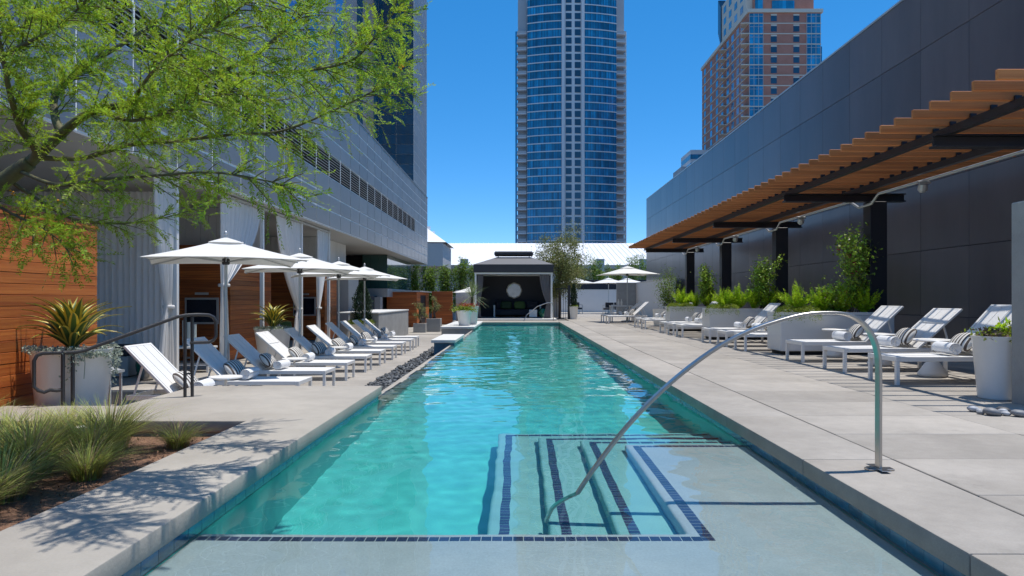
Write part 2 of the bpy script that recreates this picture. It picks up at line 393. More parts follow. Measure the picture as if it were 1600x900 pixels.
# navy tile strips set into shelf and steps
tl = {}
def tile_mesh(w, l):
    k = (w, l)
    if k not in tl: tl[k] = B((-w / 2, -l / 2, -.01), (w / 2, l / 2, 0)).mesh('strip_tile', 'tile_navy', bevel=.0015)
    return tl[k]
def tile_run(p, q, z, w=.062, step=.0545):   # step wider for tiles further off
    p = Vector((*p, z + .003)); q = Vector((*q, z + .003)); n = max(1, round((q - p).length / step)); dv = (q - p) / n
    rz = math.atan2(dv.y, dv.x)
    for i in range(n):
        receiver(ob('strip_tile', tile_mesh(round(step - .0045, 4), w), pool, loc=p + dv * (i + .5), rot=(0, 0, rz)))
tile_run((wl + .02, YS - .085), (XS + .06, YS - .085), D1)
tile_run((XS + .09, YS - .115), (XS + .09, YE - .12), D1)
tile_run((XS + .06, YE - .09), (wr - .02, YE - .09), D1)
for k, z in ((1, D2), (2, D3), (3, D4)):
    x = XS - .37 * k + .03 + .10; ye = YE + .37 * k
    tile_run((x, YS + .03), (x, ye - .12), z)
    tile_run((x - .03, ye - .09), (wr - .02, ye - .09), z, step=.11)
# waterline tiles
pp('tile_backing', (wr + .004, -1.8, WZ - .17), (wr + .2, YF + .4, -.108), 'tile_grout')
pp('tile_backing', (wl - .2, -1.8, WZ - .17), (wl - .004, 8.46, -.108), 'tile_grout')
pp('tile_backing', (wl - .2, YF + .005, WZ - .17), (wr + .2, YF + .38, -.127), 'tile_grout')
wt = B((0, -.0735, -.155), (.008, .0735, 0)).mesh('waterline_tile', 'tile_blue', bevel=.001)
wlong = B((0, 0, -.155), (.008, 1.47, 0)).mesh('waterline_tile', 'tile_blue', bevel=.001)
for side, x, y1 in ((0, wl - .003, 8.46), (1, wr - .003, 20.0)):
    y = 1.4
    while y < min(y1, 12.5) - .08:
        receiver(ob('waterline_tile', wt, pool, loc=(x, y, -.110))); y += .15
    if side:
        y -= .075
        while y < YF - 1.3:
            receiver(ob('waterline_tile', wlong, pool, loc=(x, y, -.110))); y += 1.475
wx = B((0, 0, -.155), (.87, .008, 0)).mesh('waterline_tile', 'tile_blue')
for i in range(4): receiver(ob('waterline_tile', wx, pool, loc=(wl + .01 + i * .878, YF - .004, -.133)))
# overflow weir along the left, between platform and ledge
pp('overflow_weir', (wl - .10, 8.475, WZ - 1.0), (wl + .012, 26.5, WZ - .006), 'concrete', .008)
# water surface with real ripples
xs = np.linspace(wl - .02, wr + .06, 116)
ys = [-1.7]
while ys[-1] < YF + .15: ys.append(ys[-1] + (.034 + max(0, ys[-1] - 3) * .0030))
ys = np.array(ys); X, Y = np.meshgrid(xs, ys); Z = np.zeros_like(X)
for i in range(110):
    a = rng.uniform(0, 2 * math.pi); k = rng.uniform(14, 40) if i < 60 else rng.uniform(3, 14) if i < 100 else rng.uniform(.6, 2)
    amp = (.0078 if i < 60 else .0085 if i < 100 else .004) / k * rng.uniform(.5, 1.2)
    Z += amp * np.sin(k * (X * math.cos(a) + Y * math.sin(a)) + rng.uniform(0, 6.28))
Z *= np.clip(.24 + (Y - 4.0) * .045, .22, .8)
nxx, nyy = len(xs), len(ys); idx = np.arange(nxx * nyy).reshape(nyy, nxx)
F = np.stack([idx[:-1, :-1], idx[:-1, 1:], idx[1:, 1:], idx[1:, :-1]], -1).reshape(-1, 4)
wo = ob('pool_water', np_mesh('pool_water', np.stack([X, Y, Z + WZ], -1).reshape(-1, 3), F, 'water', smooth=True), kind='structure')
wo.cycles.is_caustics_caster = True

# raised block in the weir and the far ledge
t = thing('stone_block', 'low tiled block with white stone top on the overflow edge of the pool', 'stone block', (-1.92, 19.5, -.14))
receiver(part('base', B((-.25, -1.4, -.9), (.275, 1.4, .06)), 'tile_blue', t))
part('cap', B((-.32, -1.47, .061), (.31, 1.47, .14)), 'white_stone', t, bevel=.008)
t = thing('stone_ledge', 'wide pale stone ledge carrying flower pots at far left corner of pool', 'ledge', (-2.3, 29.3, -.14))
receiver(part('base', B((-.6, -2.76, -.9), (.62, 2.7, .06)), 'rough_concrete', t))
part('cap', B((-.64, -2.8, .061), (.65, 3.8, .142)), 'white_stone', t, bevel=.008)

# ------------------------------------------------------------------ left building: panelled podium
def grid_parts(name, parent, mat, make, cells, bevel=.004):
    cache = {}
    for (loc, size) in cells:
        k = tuple(round(x, 3) for x in size)
        if k not in cache: cache[k] = B((0, 0, 0), size).mesh(name, mat, bevel=bevel)
        ob(name, cache[k], parent, loc=loc)
XF = -6.2
pod = thing('podium_building', 'grey metal panelled building overhanging the cabanas, with dark louvre band', 'building', (XF, 27, 3.38))
part('core', B((-14, -20.3, .03), (-.075, 21, 4.5)), 'joint_light', pod)
part('joint_backing', MB().box((-.074, -20.05, .031), (-.012, 21, 1.681)).box((-.074, -20.05, 2.449), (-.012, 21, 4.51)).box((-.074, 15.2, 1.682), (-.012, 21, 2.448)), 'joint_light', pod)
part('soffit', B((-14, -20.35, 0), (-.004, 21.05, .029)), 'soffit', pod)
part('roof_edge', B((-.35, -20.4, 4.52), (.02, 21.06, 4.58)), 'grey_metal', pod)
CW = 1.466; rowz = [.032, .57, 1.07, 1.68, 2.45, 2.97, 3.5, 4.02, 4.51]
ncol = 28; ybase = 21 - ncol * CW
lb = MB().bar((-.05, .03, 0), (-.05, CW - .03, 0), .05, .02, up=(.5, 0, .85)).mesh('louvre_blade', 'louvre')
gp = 0.05
cells = []
for c in range(ncol):
    y = ybase + c * CW
    for r in range(8):
        if r == 3 and c < 24: continue
        cells.append(((-.011, y + gp / 2, rowz[r] + gp / 2), (.011, CW - gp, rowz[r + 1] - rowz[r] - gp)))
grid_parts('panel', pod, 'grey_metal', None, cells)
rec = MB().box((-.058, ybase, rowz[3] + .01), (-.05, ybase + 24 * CW, rowz[4] - .01))
part('louvre_backing', rec, 'black', pod)
for c in range(24):
    y = ybase + c * CW
    for j in range(8):
        ob('louvre_blade', lb, pod, loc=(.042, y, rowz[3] + .07 + j * .09))
    part('louvre_mullion', B((-.02, y - .022, rowz[3] + .012), (.004, y + .022, rowz[4] - .012)), 'joint_light', pod) if c else None
# end return panels at the far corner
# upper tower set back on the podium
tw = thing('hotel_tower', 'tall grey and blue glass tower rising behind the panelled podium', 'tower', (-8.3, 27, 7.9))
part('core', B((-20, -21, -.4), (-.061, 14.99, 46)), 'joint_light', tw)
part('core', B((-18, 15.06, -.4), (2.05, 21, 46)), 'joint_light', tw)
cells = []; gl = []
pat = [0, 0, 1, 0, 1, 0, 0, 1, 0, 0, 2, 0, 0, 2]
for c in range(14):
    y = 15 - 14 * 1.4 + c * 1.4
    k = pat[c]
    z = .0
    while z < 15.5:
        hgt = 1.05
        if k == 0:
            cells.append(((-.06, y + .014, z + .016), (.010, 1.4 - .028, hgt - .032)))
        else:
            gl.append((k, (-.06, y + .014, z + .016), (.008, 1.4 - .028, hgt - .032)))
        z += hgt
grid_parts('panel', tw, 'grey_metal', None, cells)
grid_parts('window_pane', tw, 'sky_glass', None, [(a, b) for k, a, b in gl if k == 1], 0)
grid_parts('window_pane', tw, 'blue_glass', None, [(a, b) for k, a, b in gl if k == 2], 0)
cells = []
z = 0
while z < 15:
    for i in range(2): cells.append(((-.05 + i * 1.05 + .01, 15.0, z + .012), (1.03, .055, .57)))
    z += .594
grid_parts('window_pane', tw, 'blue_glass', None, cells, 0)
cells = []; z = -.35
while z < 15.5:
    for i in range(4): cells.append(((2.051, 15.1 + i * 1.46 + .012, z + .012), (.010, 1.436, .566)))
    z += .594
grid_parts('panel', tw, 'grey_metal', None, cells)
# far end face below the tower
t = thing('patterned_screen', 'white framed screen with cut pattern on the podium roof', 'screen', (-7.7, 41.2, 7.9))
part('frame', MB().box((-.45, -.02, 1.0), (.45, .02, 1.08)).box((-.45, -.02, .0), (.45, .02, .08)).box((-.45, -.021, .081), (-.37, .021, .999)).box((.37, -.021, .081), (.45, .021, .999)), 'white_paint', t)
mb = MB()
for i in range(7):
    for j in range(9):
        if random.random() < .62:
            x = -.36 + i * .104; zz = .09 + j * .1; mb.bar((x, 0, zz), (x + random.uniform(.05, .11), 0, zz + random.uniform(-.06, .09)), .02, .03)
part('fretwork', mb, 'white_paint', t)
part('backing', B((-.37, .021, .08), (.37, .03, 1.0)), 'tower_grey', t)

# ------------------------------------------------------------------ cabana row under the podium
cab = thing('cabana_row', 'row of open cabanas with wood partitions and white siding under the grey building', 'cabanas', (-9, 20, -.5))
def cl(p): return (p[0] + 9, p[1] - 20, p[2] + .5)
def cpart(name, a, b, mat, **k): return part(name, B(cl(a), cl(b)), mat, cab, **k)
cpart('back_wall', (-11.2, 8, -.5), (-11, 44, 3.36), 'siding')
def plank_box(x0, x1, y0, y1, z0, z1, hgt, parent, tf=lambda p: p, faces=('front', 'side'), name='plank'):
    """a core with separate boards on the camera-facing (-Y) and pool-facing (+X) sides"""
    part('core', B(tf((x0, y0 + .025, z0)), tf((x1 - .025, y1, z1 - .01))), 'wood_dark', parent)
    n = max(1, round((z1 - z0) / hgt)); h = (z1 - z0) / n
    mf = B((0, 0, .003), (x1 - x0 - .026, .022, h - .004)).mesh(name, 'wood_wall_cross', bevel=.003)
    ms = B((0, 0, .003), (.022, y1 - y0, h - .004)).mesh(name, 'wood_wall', bevel=.003)
    for i in range(n):
        if 'front' in faces: ob(name, mf, parent, loc=tf((x0, y0, z0 + i * h)))
        if 'side' in faces: ob(name, ms, parent, loc=tf((x1 - .024, y0, z0 + i * h)))
plank_box(-10.9, -7.2, 17.6, 20.5, -.49, 2.40, .125, cab, cl)
plank_box(-10.9, -7.2, 26.2, 27.9, -.49, 2.40, .125, cab, cl)
def siding(x0, x1, y0, y1, z0, z1):
    part('core', B(cl((x0, y0 + .03, z0)), cl((x1 - .03, y1, z1))), 'siding', cab)
    w = .2; n = int((y1 - y0) / w); m = B((0, .004, 0), (.026, w - .004, z1 - z0)).mesh('siding_board', 'siding')
    for i in range(n): ob('siding_board', m, cab, loc=cl((x1 - .029, y0 + i * w, z0)))
    n = int((x1 - x0) / w); m = B((.004, 0, 0), (w - .004, .026, z1 - z0)).mesh('siding_board', 'siding')
    for i in range(n): ob('siding_board', m, cab, loc=cl((x1 - .03 - (i + 1) * w, y0, z0)))
siding(-10.9, -7.45, 17.9, 20.3, 2.41, 3.37)
siding(-10.9, -7.45, 26.4, 30.4, 2.41, 3.37)
cpart('pier', (-7.9, 28.6, -.5), (-6.9, 30.4, 2.38), 'soffit', bevel=.01)
for (x, y) in ((-6.5, 13.35), (-6.5, 17.85), (-6.5, 21.05), (-6.5, 24.1)):
    cpart('post', (x - .045, y - .045, -.5), (x + .045, y + .045, 3.37), 'white_paint', bevel=.005)
cpart('curtain_track', (-6.55, 12.4, 3.30), (-6.45, 24.2, 3.355), 'pale_metal')

def curtain(name, top, bot, tie=None, tie_w=.12, z1=3.28, z0=-.48, axis='y', const=-6.5, pleats=9, amp=.05, mat='curtain', label='', tz=.75, loc0=(0, 0, 0), flare=None):
    """pleated cloth. top=(a,b) range along axis at the rail; tie=position gathered at height tz; flare=(a,b) at floor"""
    nu, nv = pleats * 8, 34; V = []
    for j in range(nv + 1):
        z = z1 + (z0 - z1) * j / nv
        if tie is None: a, b = top
        else:
            if z > tz:
                f = (z1 - z) / (z1 - tz); f = f ** 1.8; a = top[0] + (tie - tie_w - top[0]) * f; b = top[1] + (tie + tie_w - top[1]) * f
            else:
                f = min(1, (tz - z) / (tz - z0)); f = f ** .75; fl = flare or (tie - .25, tie + .25)
                a = tie - tie_w + (fl[0] - tie + tie_w) * f; b = tie + tie_w + (fl[1] - tie - tie_w) * f
        sq = min(1.0, .35 + (b - a) / (top[1] - top[0]))
        for i in range(nu + 1):
            u = i / nu
            off = amp * sq * (math.sin(u * pleats * 2 * math.pi) + .35 * math.sin(u * pleats * 4.7 + j * .06))
            p = a + (b - a) * u
            V.append((const + off, p, z) if axis == 'y' else (p, const + off, z))
    F = [(j * (nu + 1) + i, j * (nu + 1) + i + 1, (j + 1) * (nu + 1) + i + 1, (j + 1) * (nu + 1) + i) for j in range(nv) for i in range(nu)]
    base = Vector((const, (bot[0] + bot[1]) / 2, z0)) if axis == 'y' else Vector(((bot[0] + bot[1]) / 2, const, z0))
    V = [tuple(Vector(p) - base) for p in V]
    t = thing(name, label, 'curtain', base, group='cabana curtains')
    part('cloth', MB().add(V, F), mat, t, smooth=True)
    if tie is not None:
        c = Vector((const, tie, tz)) - base if axis == 'y' else Vector((tie, const, tz)) - base
        r = tie_w * .95
        part('tie_band', MB().lathe([(r, -.035), (r + .012, -.02), (r + .012, .02), (r, .035)], 16, c), mat, t, smooth=True)
    return t
curtain('curtain', (12.55, 13.28), (12.9, 13.3), tie=13.08, tie_w=.10, pleats=7, label='white curtain tied back beside the nearest cabana post', flare=(12.7, 13.28), tz=.9)
curtain('curtain', (15.35, 17.75), (15.3, 16), tie=15.55, tie_w=.12, pleats=12, label='white curtain gathered left behind the nearest umbrella', flare=(15.35, 15.85), tz=1.35)
curtain('curtain', (18.9, 20.95), (20.5, 21), tie=20.8, tie_w=.12, pleats=10, label='white curtain hanging by the second cabana opening, tied to the right', flare=(20.3, 21.0))
curtain('curtain', (22.75, 24.0), (22.7, 23), tie=22.9, tie_w=.10, pleats=7, label='short white curtain farthest along the cabana row', flare=(22.75, 23.1))
curtain('curtain', (-10.6, -7.25), (-10.6, -7.25), axis='x', const=14.65, pleats=26, amp=.03, z0=-.45, label='wide pleated white curtain closing the near side of the first cabana')

# left timber screen wall
t = thing('timber_wall', 'orange brown timber plank wall at left edge behind the agave planter', 'wall', (-5.1, 5, -.75))
part('core', B((-.35, -5, 0), (-.026, 3.53, 2.74)), 'wood_dark', t)
hp = .115; n = int(2.75 / hp); segs = [(-5, -1.6), (-1.597, 1.45), (1.453, 3.53)]
pm = [B((0, a, .0025), (.024, b - .003, hp - .0025)).mesh('plank', 'wood_wall', bevel=.003) for a, b in segs]
for i in range(n):
    for m in pm: ob('plank', m, t, loc=(-.025 + rng.uniform(-.002, .002), 0, i * hp))
part('cap', B((-.36, -5, n * hp + .001), (.006, 3.54, n * hp + .03)), 'wood_wall', t)

# glazed lobby and bar under the far end of the podium
t = thing('glazed_lobby', 'green tinted glass box under the far end of the grey overhang', 'glass room', (-6.9, 40, 1.5))
for i in range(3): part('glass_pane', B((-1.3 + i * .433, -3, .1), (-1.3 + i * .433 + .425, -2.96, 1.86)), 'green_glass', t)
for i in range(6): part('glass_pane', B((-.04, -2.95 + i * 1.35, .1), (0, -2.95 + i * 1.35 + 1.34, 1.86)), 'green_glass', t)
part('bulkhead', B((-3, -3.05, -.35), (.03, 5.3, .095)), 'soffit', t)
part('room_core', B((-4, -2.4, .1), (-.5, 5, 1.86)), 'black', t)
t = thing('bar_front', 'dark bar opening with grey piers below the green glass', 'bar', (-7, 36, -.5))
part('opening', B((-4, -3.5, 0), (-.4, 9, 1.7)), 'cushion_dark', t)
for y in (-5.2, .2, 4.2): part('pier', B((-.7, y, 0), (-.1, y + .6, 1.65)), 'soffit', t, bevel=.01)
part('counter', B((-1.2, -4.5, .0), (-.72, .19, .95)), 'rough_concrete', t)
t = thing('concrete_counter', 'pale concrete block counter behind the far left loungers', 'counter', (-5.3, 27.5, -.5))
part('body', B((-.5, -3.3, 0), (.5, 3.2, 1.04)), 'rough_concrete', t, bevel=.01)
part('top', B((-.9, -3.4, 1.045), (.52, 3.22, 1.09)), 'white_stone', t, bevel=.006)
t = thing('timber_hut', 'wood clad service hut with dark doorway beyond the counter', 'hut', (-6.3, 38.5, -.5))
plank_box(-.9, .75, 0, 5.2, 0, 1.92, .16, t)
part('doorway', B((.70, 1.4, .0), (.757, 3.6, 1.75)), 'black', t)
part('roof', B((-1, -.15, 1.93), (.95, 5.3, 2.0)), 'pale_metal', t)
t = thing('timber_screen', 'dark red timber screen panel left of the far pots', 'screen', (-4.6, 42.5, -.5))
plank_box(-.62, .62, 0, .12, 0, 2.0, .16, t)

# ------------------------------------------------------------------ right boundary wall, pergola
XW = 8.0
t = thing('dark_panel_wall', 'tall dark panelled wall along the right side behind the pergola', 'wall', (XW, 24, 0))
part('core', B((.03, -18, -.2), (1.2, 20, 7.25)), 'panel_joint', t)
wz = [0.0, .72, 2.0, 3.33, 4.66, 5.99, 7.25]
cells = []
for c in range(25):
    y = -17.5 + c * 1.5
    for r in range(6):
        cells.append(((0, y + .005, wz[r] + .005), (.03, 1.49, wz[r + 1] - wz[r] - .01)))
grid_parts('panel', t, 'dark_panel', None, cells, .002)
part('coping', B((-.012, -18, 7.252), (1.2, 20.02, 7.30)), 'pale_metal', t)

t = thing('pergola', 'pergola with orange wood slats on dark steel posts along the right wall', 'pergola', (6.84, 18, 0))
posts_y = [8.65, 13.5, 18.4, 23.25, 28.1]
for y in posts_y:
    part('post', B((-.16, y - 18 - .14, 0), (.16, y - 18 + .14, 2.90)), 'dark_steel', t, bevel=.006)
    part('cross_beam', MB().box((-1.75, y - 18 - .08, 2.905), (.55, y - 18 + .08, 2.93)).box((-1.75, y - 18 - .012, 2.931), (.55, y - 18 + .012, 3.04)).box((-1.75, y - 18 - .08, 3.041), (.55, y - 18 + .08, 3.06)), 'dark_steel', t)
for x in (-1.55, -.35):
    part('purlin', B((x - .045, -11.4, 3.062), (x + .045, 11.4, 3.155)), 'dark_steel', t)
sl = B((-2.24, -.022, 0), (.51, .022, .10)).mesh('slat', 'wood_slat', bevel=.004)
cleat = B((-.035, -.05, 0), (.035, -.025, .05)).mesh('cleat', 'dark_steel')
for i in range(63):
    y = 6.78 + i * .365
    s = ob('slat', sl, t, loc=(rng.uniform(-.012, .012), y - 18, 3.158), rot=(0, 0, rng.uniform(-.003, .003)))
    if i < 30:
        for x in (-1.55, -.35): ob('cleat', cleat, s, loc=(x, 0, 0))
# conduit with little floodlights
t = thing('lighting_conduit', 'pale conduit with small flood lights slung under the pergola', 'conduit', (6.75, 18, 2.8))
pts = []
for k, y in enumerate(posts_y):
    pts += [(-.10, y - 18 - .5, .19), (-.10, y - 18 - .25, .04), (-.10, y - 18 + .25, .03), (-.10, y - 18 + .6, .19)]
pts.append((-.10, 10.8, .19))
part('pipe', MB().tube(pts, .024, 8), 'pale_metal', t, smooth=True)
for y in (11.6, 16.6, 21.6, 26.2):
    f = part('flood_light', MB().lathe([(.035, 0), (.075, .04), (.075, .13), (.05, .15)], 12).box((-.09, -.05, .15), (.09, .05, .19)), 'pale_metal', t, loc=(-.10, y - 18, .0), rot=(.3, 0, 0))
    part('lamp_face', MB().lathe([(.001, -.004), (.034, -.004), (.034, .001), (.001, .001)], 12), 'black', f)

# concrete fin wall at right edge, planter pot, pebble strip
t = thing('concrete_fin', 'short board marked concrete wall end at right edge of picture', 'wall', (5.6, 7.5, 0))
part('body', B((-.62, -.82, -.1), (3.0, -.38, 2.02)), 'rough_concrete', t, bevel=.012)
for i in range(16):
    x = 4.2 + (i % 8) * .068 + rng.uniform(-.03, .03); y = 6.38 + (i // 8) * .14 - (i % 8) * .02 + rng.uniform(-.03, .03)
    s = rng.uniform(.035, .075)
    bm = bmesh.new(); bmesh.ops.create_icosphere(bm, subdivisions=2, radius=1)
    for v in bm.verts:
        v.co = Vector((v.co.x * s, v.co.y * s * .75, v.co.z * s * .5)) * (1 + .05 * math.sin(v.co.x * 5 + i))
    me = bpy.data.meshes.new('river_pebble'); bm.to_mesh(me); bm.free(); me.materials.append(MATS['river_pebble']); me.polygons.foreach_set('use_smooth', [True] * len(me.polygons))
    ob('river_pebble', me, loc=(x, y, s * .42 + .002), rot=(rng.uniform(-.2, .2), rng.uniform(-.2, .2), rng.uniform(0, 6)), label='smooth grey river pebble at foot of the right concrete wall', category='pebble', group='river pebbles by the concrete wall')

# far right low walls
def wall_thing(label, a, b, mat='white_stone', cap=True):
    c = ((a[0] + b[0]) / 2, (a[1] + b[1]) / 2, a[2]); t = thing('garden_wall', label, 'wall', c, group='low garden walls')
    l = lambda p: (p[0] - c[0], p[1] - c[1], p[2] - c[2])
    part('body', B(l(a), l(b)), mat, t, bevel=.01)
    if cap: part('cap', B(l((a[0] - .02, a[1] - .02, b[2] + .001)), l((b[0] + .02, b[1] + .02, b[2] + .05))), 'white_stone', t)
wall_thing('long pale wall at the far end behind the far right umbrellas', (2.6, 56, 0), (12, 56.3, 1.75), 'siding')
wall_thing('white rendered wall running along below the dark panelled wall', (7.35, 34, 0), (7.6, 46, 2.02), 'siding')
wall_thing('grey wall stub facing the camera behind the far right table', (6.15, 44, 0), (7.34, 44.25, 2.02), 'rough_concrete')
wall_thing('pale grey wall beside the dark pavilion, behind the iron fence', (1.95, 39.5, 0), (2.3, 40, 1.85), 'siding')
wall_thing('pale wall behind the far left pots and the wood screen', (-4.0, 45, -.5), (-1.9, 45.3, 1.55), 'siding')
t = thing('wind_screen', 'dark blue fabric screen on the fence above the far pale wall', 'fence', (7.5, 57.5, 0))
part('fabric', B((-4.5, -.02, 1.5), (5, .02, 2.6)), 'cushion_dark', t)
for i in range(6): part('post', B((-4.5 + i * 1.9, .021, 0), (-4.44 + i * 1.9, .08, 2.65)), 'dark_steel', t)

# ------------------------------------------------------------------ pavilion at the end of the pool
pv = thing('pool_pavilion', 'dark fabric canopy pavilion with curtains at far end of the pool', 'pavilion', (-.23, 35, 0))
part('platform', B((-2.1, -.9, .001), (2.1, 3.3, .075)), 'white_stone', pv, bevel=.008)
for x in (-1.9, 1.88):
    for y in (.05, 2.95): part('post', B((x - .045, y - .045, .076), (x + .045, y + .045, 2.28)), 'white_paint', pv)
for y in (-.01, 2.89): part('frame_rail', B((-1.96, y, 2.281), (1.94, y + .12, 2.36)), 'white_paint', pv)
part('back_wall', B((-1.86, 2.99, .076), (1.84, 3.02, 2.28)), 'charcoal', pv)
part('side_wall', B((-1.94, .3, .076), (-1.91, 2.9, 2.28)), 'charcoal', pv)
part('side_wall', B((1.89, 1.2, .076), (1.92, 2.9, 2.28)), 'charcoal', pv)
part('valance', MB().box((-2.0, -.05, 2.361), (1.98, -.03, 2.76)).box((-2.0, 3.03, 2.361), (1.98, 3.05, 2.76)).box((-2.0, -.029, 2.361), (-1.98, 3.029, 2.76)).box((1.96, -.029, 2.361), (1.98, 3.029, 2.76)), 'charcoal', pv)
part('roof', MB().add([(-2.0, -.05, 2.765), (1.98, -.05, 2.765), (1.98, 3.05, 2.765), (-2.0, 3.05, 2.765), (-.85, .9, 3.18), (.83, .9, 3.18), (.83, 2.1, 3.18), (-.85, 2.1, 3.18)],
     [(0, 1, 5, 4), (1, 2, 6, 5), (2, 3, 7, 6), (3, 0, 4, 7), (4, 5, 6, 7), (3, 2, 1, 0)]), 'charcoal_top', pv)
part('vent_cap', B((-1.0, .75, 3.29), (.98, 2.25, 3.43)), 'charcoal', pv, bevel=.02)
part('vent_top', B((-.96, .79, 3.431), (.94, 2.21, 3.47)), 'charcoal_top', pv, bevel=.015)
for x in (-.8, .78): part('vent_strut', B((x - .02, .85, 3.17), (x + .02, .89, 3.30)), 'dark_steel', pv)
curtain('curtain', (1.05, 1.55), (1.3, 1.6), axis='x', const=35.12, tie=1.5, tie_w=.09, pleats=6, amp=.03, z1=2.28, z0=.08, mat='grey_curtain', tz=.8, flare=(1.25, 1.6), label='grey brown drape tied back at right side of the dark pavilion')
curtain('curtain', (-2.05, -1.75), (-2.1, -1.9), axis='x', const=35.12, tie=-2.0, tie_w=.07, pleats=5, amp=.03, z1=2.28, z0=.08, mat='grey_curtain', tz=.8, flare=(-2.1, -1.85), label='grey brown drape at left side of the dark pavilion')
t = thing('wall_mirror', 'scalloped round mirror with pale frame hung in the dark pavilion', 'mirror', (-.23, 37.95, 1.5))
n = 64; V = []; 
for k, (s, y) in enumerate(((1.0, 0), (1.0, -.04), (.86, -.04), (.86, 0))):
    for i in range(n):
        a = 2 * math.pi * i / n; r = .40 * s * (1 + .07 * abs(math.cos(4 * a)))
        V.append((r * math.cos(a), y, r * math.sin(a)))
F = [(k * n + i, k * n + (i + 1) % n, ((k + 1) % 4) * n + (i + 1) % n, ((k + 1) % 4) * n + i) for k in range(4) for i in range(n)]
part('frame', MB().add(V, F), 'cream', t, smooth='auto')
MATS['mirror'] = M('mirror_', (.8, .82, .82), .02, metal=1.0)
part('glass', MB().add([(.38 * math.cos(2 * math.pi * i / n), -.015, .38 * math.sin(2 * math.pi * i / n)) for i in range(n)], [tuple(range(n))]), 'mirror', t)
t = thing('outdoor_sofa', 'low sofa with white arms inside the dark pavilion', 'sofa', (-.05, 37.2, .076))
part('seat', B((-1.15, -.35, .12), (1.15, .45, .42)), 'cushion_dark', t, bevel=.04, bseg=3, smooth='auto')
part('backrest', B((-1.15, .32, .43), (1.15, .52, .85)), 'cushion_dark', t, bevel=.04, bseg=3, smooth='auto')
for x in (-1.25, 1.17): part('arm', MB().box((x, -.35, 0), (x + .07, -.28, .6)).box((x, .45, 0), (x + .07, .52, .6)).box((x, -.36, .6), (x + .07, .53, .65)), 'white_paint', t)
def cushion_mesh(w, h, th, mat, nu=14, name='cushion'):
    V = []; F = []
    for s in (1, -1):
        for j in range(nu + 1):
            for i in range(nu + 1):
                u = 2 * i / nu - 1; v = 2 * j / nu - 1
                b = max(0, (1 - u * u) * (1 - v * v)) ** .42
                pin = 1 - .06 * (u * u) * (v * v) * 2
                V.append((u * w / 2 * (1 - .05 * v * v * (1 if abs(u) > .9 else 0)) * pin, s * th / 2 * b, v * h / 2 * pin))
    m = (nu + 1) ** 2
    for s in (0, 1):
        for j in range(nu):
            for i in range(nu):
                q = [s * m + j * (nu + 1) + i, s * m + j * (nu + 1) + i + 1, s * m + (j + 1) * (nu + 1) + i + 1, s * m + (j + 1) * (nu + 1) + i]
                F.append(tuple(q if s == 0 else reversed(q)))
    me = MB().add(V, F).mesh(name, mat, smooth=True)
    bm = bmesh.new(); bm.from_mesh(me); bmesh.ops.remove_doubles(bm, verts=bm.verts, dist=1e-4); bm.to_mesh(me); bm.free(); return me
for x, m, lb_ in ((-.6, 'leaf_juniper', 'dark green cushion at left end of the pavilion sofa'), (.12, 'cushion_green', 'olive green cushion in the middle of the pavilion sofa'), (.8, 'cushion_dark', 'dark cushion at right end of the pavilion sofa')):
    ob('cushion', cushion_mesh(.62, .42, .16, m), loc=(-.05 + x, 37.35, .72), rot=(-.25, 0, rng.uniform(-.15, .15)), label=lb_, category='cushion', group='pavilion cushions')
t = thing('cube_table', 'small white cube table in the dark pavilion', 'table', (.75, 36.1, .076))
part('body', B((-.2, -.2, .03), (.2, .2, .42)), 'white_paint', t, bevel=.015)
part('foot', B((-.16, -.16, 0), (.16, .16, .03)), 'dark_steel', t)
def garden_stool(loc, label):
    t = thing('garden_stool', label, 'stool', loc, group='green ceramic stools')
    part('body', MB().lathe([(.14, 0), (.16, .02), (.205, .14), (.215, .24), (.205, .34), (.165, .45), (.15, .47), (.001, .475)], 28), 'green_ceramic', t, smooth='auto')
    mb = MB()
    for z in (.07, .40):
        for i in range(20):
            a = 2 * math.pi * i / 20; r = .188 if z < .2 else .19; mb.lathe([(.001, -.012), (.012, 0), (.001, .012)], 6, (r * math.cos(a), r * math.sin(a), z))
    part('studs', mb, 'green_ceramic', t, smooth=True)
garden_stool((1.25, 36.3, .076), 'green ceramic stool in the dark pavilion')
garden_stool((-7.35, 13.95, -.5), 'glossy green ceramic stool beside the first cabana')
garden_stool((-6.6, 19.6, -.5), 'green stool half hidden behind the agave pot further along')

# ------------------------------------------------------------------ far buildings
ct = thing('round_glass_tower', 'tall curved blue glass tower with white centre strip, in the middle', 'tower', (20.4, 270, -1.7))
FH = 3.07; NF = 39
def bulge(x): return -5.0 * (1 - (x / 21.0) ** 2)
def arc(x0, x1, y_off, n): return [(x0 + (x1 - x0) * i / n, bulge(x0 + (x1 - x0) * i / n) + y_off) for i in range(n + 1)]
def strip(x0, x1, yo, depth, z0, z1, n=10):
    f = arc(x0, x1, yo, n); b = [(x, y + depth) for x, y in reversed(f)]; return MB().prism(f + b, z0, z1)
gL = strip(-17, -4.1, .25, .5, .35, FH, 13).mesh('glass_band', 'tower_glass')
gR = strip(4.6, 17, .25, .5, .35, FH, 13).mesh('glass_band', 'tower_glass')
mull = MB()
for x in list(np.linspace(-16.8, -4.3, 13)) + list(np.linspace(4.8, 16.8, 13)): mull.box((x - .05, bulge(x) + .12, .35), (x + .05, bulge(x) + .26, FH))
mull = mull.mesh('mullions', 'blue_glass')
slab_m = strip(-17.2, 17.2, 0, 1.0, 0, .34, 24).mesh('floor_edge', 'tower_white')
winm = MB().box((-1.1, 0, .55), (1.1, .2, FH - .25)).mesh('window', 'blue_glass')
bal = MB().prism([(-21.0, .6), (-17.3, .2), (-17.3, 3.2), (-21.0, 3.2)], 0, .3).mesh('balcony', 'tower_white')
